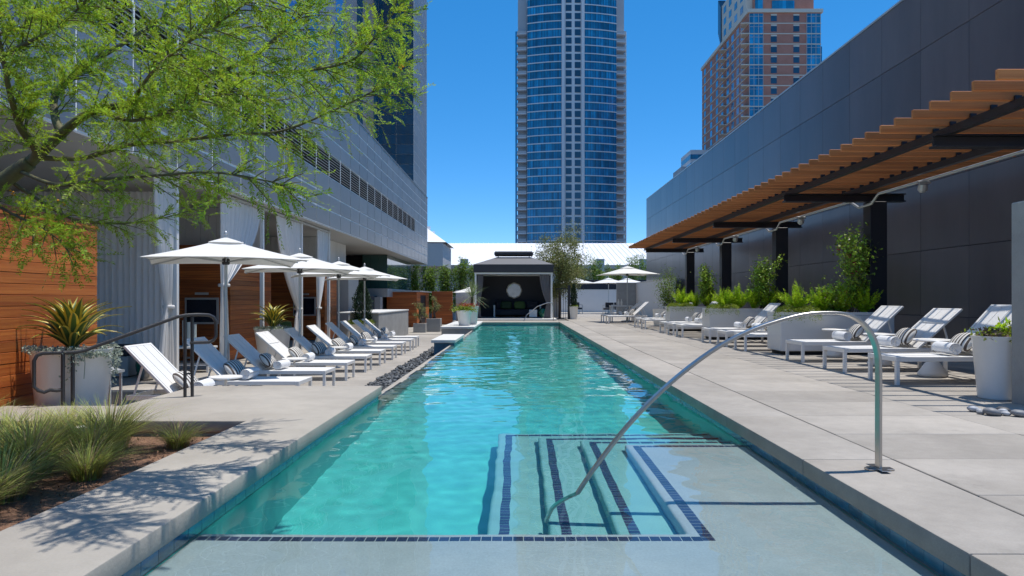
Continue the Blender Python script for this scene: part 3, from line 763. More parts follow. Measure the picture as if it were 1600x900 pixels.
balr = MB().prism([(-20.9, .65), (-17.4, .25), (-17.4, .3), (-20.9, .7)], .31, 1.3).mesh('balcony_rail', 'tower_grey')
bal2 = MB().prism([(17.3, .2), (21.0, .6), (21.0, 3.2), (17.3, 3.2)], 0, .3).mesh('balcony', 'tower_white')
balr2 = MB().prism([(17.4, .25), (20.9, .65), (20.9, .7), (17.4, .3)], .31, 1.3).mesh('balcony_rail', 'tower_grey')
part('core', strip(-17.1, 17.1, .6, 14, 0, NF * FH, 20), 'tower_grey', ct)
part('side_core', B((-20.6, 3.3, 0), (-17.2, 22, NF * FH)), 'tower_grey', ct)
part('side_core', B((17.2, 3.3, 0), (20.6, 22, NF * FH)), 'tower_grey', ct)
part('corner_fin', B((-21.6, 2.4, 0), (-20.9, 4.5, 34.6 * FH)), 'tower_glass', ct)
part('corner_fin', B((20.9, 2.4, 0), (21.4, 4.5, 34.6 * FH)), 'tower_white', ct)
part('centre_strip', strip(-4.05, 4.5, -.15, .7, 0, NF * FH, 6), 'tower_white', ct)
for x in (-3.6, 3.9): part('centre_pier', B((x - .55, -5.75, 0), (x + .55, -4.9, NF * FH)), 'tower_white', ct)
for i in range(5, NF):
    z = i * FH
    ob('glass_band', gL, ct, loc=(0, 0, z)); ob('glass_band', gR, ct, loc=(0, 0, z)); ob('floor_edge', slab_m, ct, loc=(0, 0, z))
    ob('mullions', mull, ct, loc=(0, 0, z), kind='stuff')
    for x in (-1.5, 1.9): ob('window', winm, ct, loc=(x, -5.28, z))
    if i < 35:
        for m1, m2 in ((bal, balr), (bal2, balr2)):
            o = ob('balcony', m1, ct, loc=(0, 0, z)); ob('balcony_rail', m2, o)

bt = thing('brick_tower', 'brick apartment tower with glass corner bays above the dark wall', 'tower', (65.5, 200, -1.7))
H = 84.0; FB = 2.95
part('body', B((0, 0, 0), (20.4, 51, H)), 'brick', bt)
part('glass_wing', B((20.41, 1.5, 0), (21.4, 12, H - 9)), 'tower_glass', bt)
sill = MB().box((-.12, -.12, -.18), (20.5, -.002, .1)).box((-.12, -.001, -.18), (-.002, 51, .1)).mesh('sill_band', 'cream')
bay = MB().box((0, 0, .12), (3.9, .3, 2.74)).mesh('glass_bay', 'tower_glass')
bfr = MB()
for x in (0, 1.3, 2.6, 3.9): bfr.box((x - .06, -.06, .12), (x + .06, -.001, 2.74))
bfr.box((0, -.06, 1.9), (3.9, -.002, 2.0)); bfr = bfr.mesh('bay_frame', 'tower_grey')
wn_ = B((0, 0, .55), (1.7, .3, 2.15)).mesh('window', 'blue_glass'); wh = B((0, -.06, 2.16), (1.7, -.01, 2.6)).mesh('window_head', 'cream')
lw = B((0, 0, .35), (.25, 2.3, 2.3)).mesh('window', 'tower_glass')
bb = MB().prism([(-2.2, .3), (0, 0), (0, 3.6), (-1.2, 3.6)], 0, .25).mesh('balcony', 'cream')
br = MB().prism([(-2.15, .33), (-2.1, .33), (-1.15, 3.6), (-1.2, 3.6)], .26, 1.2).mesh('balcony_rail', 'tower_grey')
for i in range(8, 28):
    z = H - (28 - i) * FB
    ob('sill_band', sill, bt, loc=(0, 0, z))
    for x in (.1, 16.4):
        o = ob('glass_bay', bay, bt, loc=(x, -.05, z)); ob('bay_frame', bfr, o)
    for x in (6.2, 12.6):
        o = ob('window', wn_, bt, loc=(x, -.04, z)); ob('window_head', wh, o)
    for y in (5, 9, 14, 19, 25, 31, 38, 46):
        ob('window', lw, bt, loc=(-.04, y, z))
    o = ob('balcony', bb, bt, loc=(0, 0, z)); ob('balcony_rail', br, o)
    if i % 1 == 0:
        o = ob('balcony', bb, bt, loc=(0, 21.5, z)); ob('balcony_rail', br, o)
part('cornice', B((-.5, -.5, H + .001), (20.9, 51, H + 1.0)), 'cream', bt)
part('penthouse', B((2.0, 1.5, H + 1.001), (19, 30, H + 11)), 'brick', bt)
part('penthouse_glass', B((7, 1.2, H + 1.002), (13.4, 1.49, H + 4)), 'tower_glass', bt)
part('penthouse_glass', B((2.2, 1.3, H + 1.003), (4.4, 1.48, H + 10)), 'tower_glass', bt)
part('crown', B((.1, 3, H + 1.001), (1.99, 27, H + 13)), 'cream', bt)
for k in range(4):
    for j in range(3): part('window', B((.02, 5.5 + k * 5.6, H + 2.4 + j * 3.6), (.099, 8.0 + k * 5.6, H + 4.4 + j * 3.6)), 'tower_glass', bt)
for k in range(6):
    part('crown_fin', B((-.3, 27.01 + k * .5, H + .5 + k * .9), (2, 27.5 + k * .5, H + 13 + k * .6)), 'blue_glass', bt)
ot = thing('office_block', 'small blue glass office block peeking over the dark wall', 'building', (60, 235, -1.7))
part('core', B((-2.5, 0, 0), (6, 14, 52.5)), 'tower_white', ot)
for i in range(8, 17): part('glass_band', B((-2.56, -.06, 3 + i * 2.9), (6, 13, 3 + i * 2.9 + 1.6)), 'tower_glass', ot)
part('lower_block', B((-5.5, .5, 0), (-2.57, 13, 47)), 'tower_grey', ot)

hl = thing('white_roof_hall', 'long hall with bright white standing seam roof beyond the pool', 'building', (2, 92, -1.7))
part('walls', B((-40, .5, 0), (44, 30, 6.7)), 'hall_wall', hl)
part('gutter', B((-40.2, -.3, 6.71), (44.2, .2, 7.15)), 'hall_wall', hl)
part('roof', MB().add([(-40.4, -.4, 7.16), (44.4, -.4, 7.16), (44.4, 20, 11.6), (-38, 20, 11.6), (-40.4, 40, 7.16), (44.4, 40, 7.16)], [(0, 1, 2, 3), (3, 2, 5, 4), (0, 3, 4)]), 'white_roof', hl)
sm = MB().bar((0, -.3, 7.22), (0, 19.9, 11.63), .05, .07).mesh('roof_seam', 'white_roof')
for i in range(74): ob('roof_seam', sm, hl, loc=(-30 + i * .75, 0, 0))
for x in (-9.0, 14.2, 8.6): part('roof_unit', B((x - .5, -1.2, 6.3), (x + .5, -.31, 7.9)), 'tower_grey', hl)
t = thing('tent_roof', 'white peaked tent roof behind the corner of the grey building', 'tent', (-14.5, 84, -1.7))
part('canopy', MB().add([(-6, -4, 9.3), (6.3, -4, 9.2), (6.3, 6, 9.2), (-6, 6, 9.3), (2.2, 1, 12.2)], [(0, 1, 4), (1, 2, 4), (2, 3, 4), (3, 0, 4)]), 'white_roof', t)
part('gable', B((-6, -3.9, 6.5), (5.9, 5.9, 9.1)), 'hall_wall', t)
for k in range(3): part('mast_flag', MB().box((2.9 + k * .35, 0, 11.4 - k * .6), (3.5 + k * .5, .06, 12.0 - k * .6)), 'white_roof', t)

# ------------------------------------------------------------------ loungers, pillows, towels
def make_lounger():
    t = thing('sun_lounger', '', 'sun lounger', group='white sling sun loungers')
    W = .32; H = .345
    part('frame', MB().box((0, -W, H - .06), (.045, W, H)).box((.046, -W, H - .06), (1.66, -W + .045, H)).box((.046, W - .045, H - .06), (1.66, W, H)).box((1.615, -W + .046, H - .06), (1.66, W - .046, H)), 'white_paint', t, bevel=.004)
    lg = B((-.0225, -.0225, 0), (.0225, .0225, H - .061)).mesh('leg', 'white_paint', bevel=.003)
    for x in (.0235, 1.5):
        for y in (-W + .0235, W - .0235): ob('leg', lg, t, loc=(x, y, 0))
    for k in range(3):
        y0 = -W + .052 + k * .1805; part('seat_sling', B((.05, y0, H - .012), (1.09, y0 + .173, H - .004)), 'sling', t)
    a = R(44); bk = ob('backrest', MB().bar((0, -W + .0225, 0), (.86, -W + .0225, 0), .04, .03).bar((0, W - .0225, 0), (.86, W - .0225, 0), .04, .03).bar((.845, -W + .043, 0), (.845, W - .043, 0), .03, .03).mesh('backrest', 'white_paint', bevel=.003), t, loc=(1.09, 0, H - .005), rot=(0, -a, 0))
    for k in range(3):
        y0 = -W + .052 + k * .1805; part('back_sling', B((.01, y0, .004), (.83, y0 + .173, .012)), 'sling', bk)
    px, pz = 1.09 + .55 * math.cos(a), H + .55 * math.sin(a)
    part('back_strut', MB().bar((px, -W + .06, pz - .02), (1.60, -W + .06, H - .03), .02, .02).bar((px, W - .06, pz - .02), (1.60, W - .06, H - .03), .02, .02).bar((px, -W + .08, pz - .03), (px, W - .08, pz - .03), .02, .02), 'white_paint', t)
    return t
pillow_me = cushion_mesh(.50, .30, .15, 'pillow_stripe', 14, 'striped_pillow')
# towel roll: spiral prism along y
def towel_mesh():
    n = 90; turns = 3.2; r0, r1 = .012, .085; prof = []
    for i in range(n + 1):
        f = i / n; a = f * turns * 2 * math.pi; r = r0 + (r1 - r0) * f; prof.append((r * math.cos(a), r * math.sin(a)))
    th = .0225; inner = [((math.hypot(x, z) - th) / max(1e-4, math.hypot(x, z)) * x, (math.hypot(x, z) - th) / max(1e-4, math.hypot(x, z)) * z) for x, z in prof]
    V = []; Ly = [-.20, -.19, -.07, .07, .19, .20]
    for y in Ly:
        sh = .97 if abs(y) > .195 else 1
        V += [(x * sh, y, z * sh) for x, z in prof]
    m = n + 1; F = []
    for k in range(len(Ly) - 1):
        F += [(k * m + i, k * m + i + 1, (k + 1) * m + i + 1, (k + 1) * m + i) for i in range(n)]
    s = MB().add(V, F)
    for y in (Ly[0], Ly[-1]):
        V2 = [(x * .97, y, z * .97) for x, z in prof] + [(x * .97, y + (.012 if y < 0 else -.012), z * .97) for x, z in inner]
        s.add(V2, [(i, i + 1, m + i + 1, m + i) for i in range(n)])
    s.tube([(0, -.185, 0), (0, .185, 0)], .062, 16)
    return s.mesh('rolled_towel', 'towel', smooth='auto')
towel_me = towel_mesh()
proto = make_lounger(); proto_used = False
def place_lounger(loc, head, label, extras=True, jit=0.0):
    """head=+1 head towards +X (right side), -1 towards -X"""
    global proto_used
    o = proto if not proto_used else copy_tree(proto)
    proto_used = True
    rz = (0 if head > 0 else math.pi) + jit
    o.location = loc; o.rotation_euler = (0, 0, rz); o['label'] = label[0]
    for c in o.children:
        if c.name.startswith('backrest'): c.rotation_euler.y = -R(44 + rng.uniform(-3.5, 3.0))
    if extras:
        m = Matrix.Translation(loc) @ Matrix.Rotation(rz, 4, 'Z')
        q = m @ Vector((1.06, rng.uniform(-.03, .03), .345 + .15))
        r = Euler((R(-38 + rng.uniform(-9, 9)), rng.uniform(-.08, .08), rz - math.pi / 2 + rng.uniform(-.22, .22)))
        ob('striped_pillow', pillow_me, loc=q, rot=r, label=label[1], category='pillow', group='striped lounger pillows')
        q = m @ Vector((.83, rng.uniform(-.03, .04), .345 + .083))
        ob('rolled_towel', towel_me, loc=q, rot=(0, rng.uniform(0, 6.28), rz + rng.uniform(-.08, .08)), label=label[2], category='towel', group='rolled white towels')
def labels(where):
    return ('white sling sun lounger, ' + where, 'striped pillow on the lounger ' + where, 'rolled white towel on the lounger ' + where)
for k in range(10):
    place_lounger((-3.2 + rng.uniform(-.04, .04), 9.1 + 1.51 * k, -.5), -1, labels(f'{ORD[k]} from near end of left row'), jit=rng.uniform(-.02, .02))
for k, y in enumerate((8.86, 10.32, 11.9)):
    place_lounger((4.57 + .04 * k, y, 0), 1, labels(f'{ORD[k]} nearest on the right under the pergola'), jit=.05)
for k, y in enumerate((14.35, 15.62, 16.95)):
    place_lounger((4.5, y, 0), 1, labels(f'{ORD[k]} between the near and middle white planters'), jit=.03)
for k, y in enumerate((19.4, 20.5, 21.7)):
    place_lounger((4.42, y, 0), 1, labels(f'{ORD[k]} between the middle and far white planters'), jit=.03)
for k, y in enumerate((24.6, 26.1)):
    place_lounger((4.35, y, 0), 1, labels(f'{ORD[k]} just beyond the farthest white planter'), jit=.03)
for k, y in enumerate((29.8, 31.6)):
    place_lounger((3.75, y, 0), 1, labels(f'{ORD[k]} of the pair by the far right umbrella'), jit=.05)

def mushroom_table(loc, label):
    t = thing('side_table', label, 'side table', loc, group='small white side tables')
    part('top', MB().lathe([(.001, .475), (.235, .475), (.245, .485), (.245, .495), (.235, .505), (.001, .505)], 32), 'white_paint', t, smooth='auto')
    part('stem', MB().lathe([(.022, .18), (.022, .474)], 12), 'white_paint', t, smooth='auto')
    part('base', MB().lathe([(.17, 0), (.185, .02), (.18, .05), (.10, .17), (.06, .21), (.03, .22)], 28), 'white_paint', t, smooth=True)
mushroom_table((5.62, 9.55, 0), 'white pedestal side table between the two nearest right loungers')
mushroom_table((5.7, 11.1, 0), 'white pedestal side table between the second and third right loungers')
mushroom_table((5.75, 12.75, 0), 'white pedestal side table beside the near planter and third right lounger')
def tray_table(loc, label):
    t = thing('side_table', label, 'side table', loc, group='small white side tables')
    part('top', MB().lathe([(.001, .44), (.22, .44), (.225, .45), (.22, .465), (.001, .465)], 28), 'white_paint', t, smooth='auto')
    part('leg', MB().lathe([(.02, .012), (.02, .439)], 10), 'white_paint', t, smooth='auto')
    part('foot', MB().lathe([(.16, 0), (.16, .01), (.001, .011)], 20), 'white_paint', t)
for k, (x, y) in enumerate(((-4.1, 9.86), (-4.1, 12.88), (-4.1, 15.9), (-4.1, 18.9))):
    tray_table((x, y, -.5), f'{ORD[k]} white tray table from the near end, between left loungers')

# ------------------------------------------------------------------ umbrellas
def make_umbrella(side=2.3, rim=2.14, apex=2.52):
    t = thing('patio_umbrella', '', 'umbrella', group='white patio umbrellas')
    part('base', MB().lathe([(.28, 0), (.28, .05), (.26, .06), (.06, .08), (.05, .25), (.001, .25)], 24), 'pale_metal', t, smooth='auto')
    part('pole', MB().lathe([(.024, .08), (.024, apex + .06)], 12), 'pale_metal', t, smooth='auto')
    h = side / 2; n = 12; V = []; F = []
    cr = [(-h, -h), (h, -h), (h, h), (-h, h)]
    for s, dz in ((0, 0), (1, -.006)):
        for f in range(4):
            a, b = Vector(cr[f]), Vector(cr[(f + 1) % 4])
            for j in range(n + 1):
                v = .09 + .91 * j / n
                for i in range(n + 1):
                    u = i / n; p = (a + (b - a) * u) * v
                    e = 4 * u * (1 - u)
                    inw = 1 - .035 * e * (v ** 3)
                    z = apex + (rim - apex) * v - .045 * math.sin(math.pi * v) * (.4 + .6 * e) + .03 * e * v ** 2 - .006 * s
                    V.append((p.x * inw, p.y * inw, z))
    k = (n + 1) ** 2
    for s in (0, 1):
        for f in range(4):
            o = (s * 4 + f) * k
            for j in range(n):
                for i in range(n):
                    q = (o + j * (n + 1) + i, o + j * (n + 1) + i + 1, o + (j + 1) * (n + 1) + i + 1, o + (j + 1) * (n + 1) + i)
                    F.append(q if s else q[::-1])
    cn = part('canopy', MB().add(V, F), 'canvas', t, smooth='auto')
    part('vent', MB().add([(-.26, -.26, apex - .075), (.26, -.26, apex - .075), (.26, .26, apex - .075), (-.26, .26, apex - .075), (0, 0, apex + .025)], [(0, 1, 4), (1, 2, 4), (2, 3, 4), (3, 0, 4)]), 'canvas', cn)
    mb = MB().lathe([(.001, apex + .05), (.02, apex + .06), (.028, apex + .085), (.012, apex + .12), (.001, apex + .125)], 10); part('finial', mb, 'pale_metal', t, smooth=True)
    part('hub', MB().lathe([(.05, apex - .42), (.06, apex - .40), (.06, apex - .34), (.05, apex - .32)], 14), 'rail_dark', t)
    for f in range(8):
        a = f * math.pi / 4 + math.pi / 4; L = h * (1.414 if f % 2 == 0 else 1.0) * .97
        e = Vector((math.cos(a) * L, math.sin(a) * L, rim - .012 + (0 if f % 2 == 0 else .03))); mid = e * .52; mid.z = apex + (rim - apex) * .52 - .075
        rb = part('rib', MB().bar((0, 0, apex - .06), mid, .016, .02).bar(mid, e, .016, .02), 'pale_metal', t)
        part('strut', MB().bar((math.cos(a) * .05, math.sin(a) * .05, apex - .37), mid, .012, .016), 'pale_metal', rb)
    return t
um = make_umbrella(); um_used = False
def place_umbrella(loc, rz, label, s=1.0):
    global um_used
    o = um if not um_used else copy_tree(um)
    um_used = True; o.location = loc; o.rotation_euler = (0, 0, rz); o['label'] = label; o.scale = (s, s, s)
place_umbrella((-4.72, 11.36, -.5), R(24), 'large white square umbrella nearest the camera on the left')
place_umbrella((-4.72, 15.2, -.5), R(20), 'second white umbrella along the left lounger row')
place_umbrella((-4.72, 18.5, -.5), R(22), 'third white umbrella along the left lounger row')
place_umbrella((-4.72, 21.6, -.5), R(18), 'fourth and farthest white umbrella along the left lounger row')
place_umbrella((4.95, 32, 0), R(10), 'white umbrella over the table at far right deck', 1.0)
place_umbrella((6.4, 50, 0), R(14), 'left of the two small white umbrellas near the far pale wall')
place_umbrella((7.8, 50.5, 0), R(20), 'right of the two small white umbrellas near the far pale wall')
place_umbrella((4.1, 50, 0), R(12), 'small white umbrella seen behind the clipped cypress')
place_umbrella((-3.0, 43.5, -.5), R(15), 'small white umbrella behind the red flower pot', .9)

# ------------------------------------------------------------------ handrails
t = thing('pool_handrail', 'arched flat steel handrail dropping from the right deck into the pool', 'handrail', (2.21, 4.32, 0))
ctl = [(0, 0), (0, .3), (0, .62), (-.012, .74), (-.05, .84), (-.11, .91), (-.20, .955), (-.32, .965), (-.46, .955), (-.62, .915), (-.80, .85), (-1.0, .745), (-1.2, .60), (-1.38, .44), (-1.55, .26), (-1.70, .07), (-1.82, -.10), (-1.93, -.28), (-2.0, -.44), (-2.04, -.685)]
P = [Vector((x, 0, z)) for x, z in ctl]
def catmull(P, m=5):
    out = []
    for i in range(len(P) - 1):
        p0, p1, p2, p3 = P[max(i - 1, 0)], P[i], P[i + 1], P[min(i + 2, len(P) - 1)]
        for k in range(m):
            s = k / m; out.append(.5 * ((2 * p1) + (-p0 + p2) * s + (2 * p0 - 5 * p1 + 4 * p2 - p3) * s * s + (-p0 + 3 * p1 - 3 * p2 + p3) * s ** 3))
    return out + [P[-1]]
path = catmull(P); V = []; 
for i, p in enumerate(path):
    d = (path[min(i + 1, len(path) - 1)] - path[max(i - 1, 0)]).normalized(); nrm = Vector((d.z, 0, -d.x)); sd = Vector((0, 1, 0))
    for a, b in ((-1, -1), (1, -1), (1, 1), (-1, 1)): V.append(p + nrm * (a * .0095) + sd * (b * .029))
F = [(i * 4 + j, i * 4 + (j + 1) % 4, (i + 1) * 4 + (j + 1) % 4, (i + 1) * 4 + j) for i in range(len(path) - 1) for j in range(4)] + [(3, 2, 1, 0), tuple(range(len(V) - 4, len(V)))]
receiver(part('rail', MB().add(V, F), 'steel', t, smooth='auto', bevel=.003))
part('base_plate', MB().box((-.075, -.03, .001), (.085, .03, .012)).box((-.03, -.10, .0125), (.03, .10, .016)), 'steel', t, bevel=.002)

t = thing('stair_handrail', 'dark metal handrail sloping across in front of the agave planter', 'handrail', (-4.0, 7.2, -.5))
y = lambda x: 6.86 + (x + 4.62) * .62 - 7.2
rl = [(-4.56, .86), (-4.56, .71), (-4.58, .66), (-4.62, .64), (-4.66, .66), (-4.69, .70), (-4.69, .95), (-4.67, 1.0), (-4.63, 1.02), (-4.40, 1.02), (-4.33, 1.035), (-4.25, 1.075), (-3.62, 1.36), (-3.55, 1.375), (-3.45, 1.38), (-3.36, 1.375), (-3.32, 1.35), (-3.30, 1.30), (-3.30, 1.14), (-3.32, 1.10), (-3.36, 1.08), (-3.52, 1.08)]
rl[0] = (-4.50, .655); rl[1] = (-4.53, .65)
part('rail', MB().tube([(x + 4.0, y(x), z) for x, z in rl], .0185, 10), 'rail_dark', t, smooth='auto')
part('post', MB().tube([(-4.49 + 4, y(-4.49), -.0), (-4.49 + 4, y(-4.49), 1.005)], .019, 10), 'rail_dark', t, smooth='auto')
part('post', MB().tube([(-4.43 + 4, y(-4.43) + .02, -.0), (-4.43 + 4, y(-4.43) + .02, 1.0)], .019, 10), 'rail_dark', t, smooth='auto')
for x in (-3.56, -3.50): part('post', MB().tube([(x + 4, y(x), .5), (x + 4, y(x), 1.36)], .017, 10), 'rail_dark', t, smooth='auto')
part('spacer', MB().bar((-3.55 + 4, y(-3.55), .75), (-3.51 + 4, y(-3.51), .75), .01, .02).bar((-3.55 + 4, y(-3.55), .92), (-3.51 + 4, y(-3.51), .92), .01, .02), 'rail_dark', t)
t = thing('grab_rail', 'thin curved steel grab rail at the far end of the pool', 'handrail', (1.2, 33.2, 0))
part('rail', MB().tube([(.45, 0, 0), (.45, 0, .7), (.38, 0, .85), (.2, 0, .88), (-.3, 0, .7), (-.8, 0, .3), (-1.05, -.4, -.2)], .02, 8), 'steel', t, smooth='auto')
t = thing('iron_fence', 'short black iron fence beside the dark pavilion', 'fence', (2.3, 36.3, 0))
for i in range(5): part('bar', B((-.35 + i * .12, -.012, 0), (-.33 + i * .12, .012, 1.55)), 'dark_steel', t)
part('post', B((.24, -.07, 0), (.38, .07, 1.75)), 'dark_steel', t)
part('top_rail', B((-.37, -.02, 1.551), (.24, .02, 1.59)), 'dark_steel', t)

# ------------------------------------------------------------------ cabana contents
def tv(loc, w, h, label):
    t = thing('television', label, 'television', loc)
    part('frame', B((-w / 2, -.05, 0), (w / 2, -.002, h)), 'pale_metal', t, bevel=.005)
    part('screen', B((-w / 2 + .05, -.055, .05), (w / 2 - .05, -.051, h - .05)), 'screen', t)
    part('sound_bar', B((-.16, -.07, h + .07), (.16, -.003, h + .13)), 'pale_metal', t, bevel=.005)
tv((-7.9, 17.6, .42), .84, .66, 'wall television in pale frame inside the first cabana')
tv((-7.95, 26.2, .42), .84, .70, 'wall television seen between curtains in the second cabana')
t = thing('daybed', 'dark grey daybed box with black cushion inside the first cabana', 'daybed', (-8.0, 14.2, -.5))
part('base', B((-.9, -.35, .02), (.32, .35, .42)), 'soffit', t, bevel=.01)
part('cushion', B((-.92, -.37, .425), (.34, .37, .62)), 'cushion_dark', t, bevel=.04, bseg=3, smooth='auto')
t = thing('console_table', 'white two tier console table in the first cabana', 'table', (-6.95, 15.0, -.5))
part('top', B((-.45, -.22, .50), (.45, .22, .54)), 'white_paint', t, bevel=.004)
part('shelf', B((-.42, -.2, .14), (.42, .2, .165)), 'white_paint', t)
for x in (-.43, .39):
    for yy in (-.2, .16): part('leg', B((x, yy, 0), (x + .04, yy + .04, .499)), 'white_paint', t)
for k, x in enumerate((-7.12, -7.02, -6.9)):
    t = thing('candle_cylinder', f'{["left","middle","right"][k]} tall glass candle cylinder on the white console table', 'candle holder', (x, 15.0, .041), group='glass candle cylinders')
    part('glass', MB().lathe([(.04, 0), (.04, .55 - .04 * k), (.037, .55 - .04 * k), (.037, .02), (.001, .02)], 16), 'clear_glass', t, smooth='auto')
    part('candle', MB().lathe([(.028, .30), (.028, .42), (.001, .425)], 12), 'amber', t, smooth='auto')
t = thing('steel_bin', 'small brushed steel cylinder beside the green stool', 'bin', (-7.08, 13.4, -.5))
part('body', MB().lathe([(.105, .02), (.11, .03), (.11, .33), (.095, .345), (.001, .345)], 24), 'steel', t, smooth='auto')
part('foot', MB().lathe([(.12, 0), (.12, .019), (.001, .0195)], 24), 'rail_dark', t)
t = thing('cabana_sofa', 'dark sofa in the shade of the second cabana', 'sofa', (-8.4, 23.2, -.5))
part('seat', B((-.5, -1, .1), (.5, 1, .42)), 'cushion_dark', t, bevel=.03)
part('backrest', B((-.55, -1, .43), (-.3, 1, .85)), 'cushion_dark', t, bevel=.03)
ob('cushion', cushion_mesh(.5, .36, .14, 'cushion_green'), loc=(-7.95, 23.9, .12), rot=(-.3, 0, .4), label='green cushion on the second cabana sofa', category='cushion', group='cabana cushions')
ob('striped_pillow', pillow_me, loc=(-7.95, 22.9, .10), rot=(-.3, 0, .5), label='striped pillow on the second cabana sofa', category='pillow')
t = thing('floor_lantern', 'tall glass floor lantern standing right of the agave pot', 'lantern', (-4.72, 8.05, -.5))
for x in (-.11, .11):
    for yy in (-.11, .11): part('corner_post', B((x - .012, yy - .012, .041), (x + .012, yy + .012, .70)), 'pale_metal', t)
part('base', B((-.13, -.13, 0), (.13, .13, .04)), 'pale_metal', t)
part('roof', MB().box((-.14, -.14, .701), (.14, .14, .73)).add([(-.12, -.12, .731), (.12, -.12, .731), (.12, .12, .731), (-.12, .12, .731), (0, 0, .80)], [(0, 1, 4), (1, 2, 4), (2, 3, 4), (3, 0, 4)]), 'pale_metal', t)
part('candle', MB().lathe([(.04, .042), (.04, .25), (.001, .255)], 14), 'white_paint', t, smooth='auto')
# far right table set
t = thing('dining_table', 'white table with bottles under the far right umbrella', 'table', (4.75, 32.6, 0))
part('top', B((-.5, -.4, .70), (.5, .4, .74)), 'white_paint', t)
for x in (-.48, .43):
    for yy in (-.38, .33): part('leg', B((x, yy, 0), (x + .05, yy + .05, .699)), 'white_paint', t)
for k, x in enumerate((4.62, 4.76)):
    t = thing('bottle', f'{["left","right"][k]} small white bottle on the far right table', 'bottle', (x, 32.5, .741), group='bottles on far table')
    part('body', MB().lathe([(.045, 0), (.05, .02), (.05, .16), (.02, .22), (.02, .28), (.001, .28)], 14), 'white_paint', t, smooth='auto')
    part('cap', MB().lathe([(.024, .281), (.024, .31), (.001, .311)], 10), 'pale_metal', t)
def patio_chair(loc, rz, label):
    t = thing('patio_chair', label, 'chair', loc, rz, group='grey patio chairs by the far wall')
    part('frame', MB().bar((-.3, -.3, 0), (-.3, -.3, .62), .04, .04).bar((.3, -.3, 0), (.3, -.3, .62), .04, .04).bar((-.3, .3, 0), (-.3, .3, .8), .04, .04).bar((.3, .3, 0), (.3, .3, .8), .04, .04).bar((-.3, -.3, .62), (-.3, .3, .62), .04, .03).bar((.3, -.3, .62), (.3, .3, .62), .04, .03), 'pale_metal', t)
    part('seat', B((-.28, -.3, .3), (.28, .28, .42)), 'cushion_dark', t, bevel=.02)
    part('backrest', B((-.28, .25, .43), (.28, .33, .8)), 'cushion_dark', t, bevel=.02)
patio_chair((4.2, 50.5, 0), .3, 'dark cushioned patio chair behind the cypress pot')
patio_chair((6.2, 48.5, 0), -.4, 'pale framed patio chair left of the far umbrella pole')
patio_chair((7.0, 48.8, 0), .2, 'pale framed patio chair right of the far umbrella pole')

# ------------------------------------------------------------------ near feathery tree (left)
BRANCHES = [
    [[(-3.33, 4.80, 1.98), (-3.25, 4.75, 2.05), (-3.24, 4.60, 2.15), (-3.21, 4.50, 2.22), (-3.12, 4.30, 2.37), (-3.09, 4.20, 2.57), (-3.09, 4.10, 2.75)], .034],
    [[(-3.33, 4.80, 1.98), (-3.21, 4.80, 2.09), (-3.11, 4.80, 2.18)], .042],
    [[(-3.11, 4.80, 2.18), (-3.19, 4.85, 2.29), (-3.26, 4.95, 2.47), (-3.20, 5.00, 2.60), (-3.11, 5.10, 2.75), (-2.88, 5.20, 2.96), (-2.70, 5.30, 3.15), (-2.53, 5.40, 3.34), (-2.30, 5.50, 3.58)], .030],
    [[(-3.11, 4.80, 2.18), (-2.98, 4.75, 2.25), (-2.82, 4.70, 2.31), (-2.53, 4.60, 2.33), (-2.24, 4.50, 2.38), (-1.92, 4.40, 2.45), (-1.62, 4.30, 2.53), (-1.37, 4.20, 2.68), (-1.19, 4.10, 2.77)], .032],
    [[(-2.82, 4.70, 2.31), (-2.48, 4.50, 2.19), (-2.18, 4.35, 2.20), (-1.90, 4.20, 2.24), (-1.60, 4.10, 2.27)], .014],
    [[(-3.27, 4.80, 2.01), (-3.03, 4.90, 2.03), (-2.77, 5.00, 2.14), (-2.50, 5.10, 2.19), (-2.11, 5.15, 2.25), (-1.75, 5.20, 2.29), (-1.37, 5.20, 2.44), (-1.04, 5.10, 2.56), (-0.85, 5.00, 2.64)], .018],
    [[(-1.92, 4.40, 2.45), (-1.58, 4.45, 2.48), (-1.27, 4.50, 2.52), (-1.04, 4.50, 2.59), (-0.89, 4.50, 2.76), (-0.77, 4.50, 2.91)], .013],
    [[(-3.40, 4.80, 1.92), (-2.95, 4.50, 1.78), (-2.54, 4.30, 1.78), (-2.09, 4.10, 1.77), (-1.72, 3.95, 1.76), (-1.40, 3.85, 1.70), (-1.26, 3.80, 1.66)], .014],
    [[(-3.49, 4.80, 1.87), (-3.34, 4.90, 1.74), (-3.20, 5.10, 1.62), (-2.94, 5.30, 1.62), (-2.70, 5.50, 1.70), (-2.42, 5.60, 1.82)], .014],
    [[(-3.63, 4.70, 1.76), (-3.23, 4.50, 1.59), (-2.89, 4.30, 1.47), (-2.67, 4.20, 1.34)], .012],
    [[(-3.24, 4.30, 2.48), (-2.98, 4.20, 2.55), (-2.74, 4.10, 2.60), (-2.51, 4.00, 2.69), (-2.34, 3.90, 2.78)], .018],
    [[(-4.12, 5.40, 3.05), (-3.85, 5.50, 3.18), (-3.56, 5.60, 3.40), (-3.37, 5.70, 3.63)], .022],
    [[(-2.53, 4.60, 2.33), (-2.07, 4.00, 2.35), (-1.75, 3.70, 2.39), (-1.46, 3.50, 2.44), (-1.27, 3.40, 2.52)], .012],
    [[(-2.24, 4.50, 2.38), (-2.14, 4.90, 2.40), (-1.98, 5.30, 2.53), (-1.73, 5.60, 2.66), (-1.48, 5.80, 2.83)], .012],
    [[(-2.70, 5.30, 3.15), (-2.44, 5.60, 3.12), (-2.16, 5.80, 3.30), (-1.85, 6.00, 3.27), (-1.50, 6.10, 3.39)], .014],
]
tr = thing('feathery_tree', 'feathery green tree arching in from the upper left over the coping', 'tree', (-4.25, 4.7, -.14))
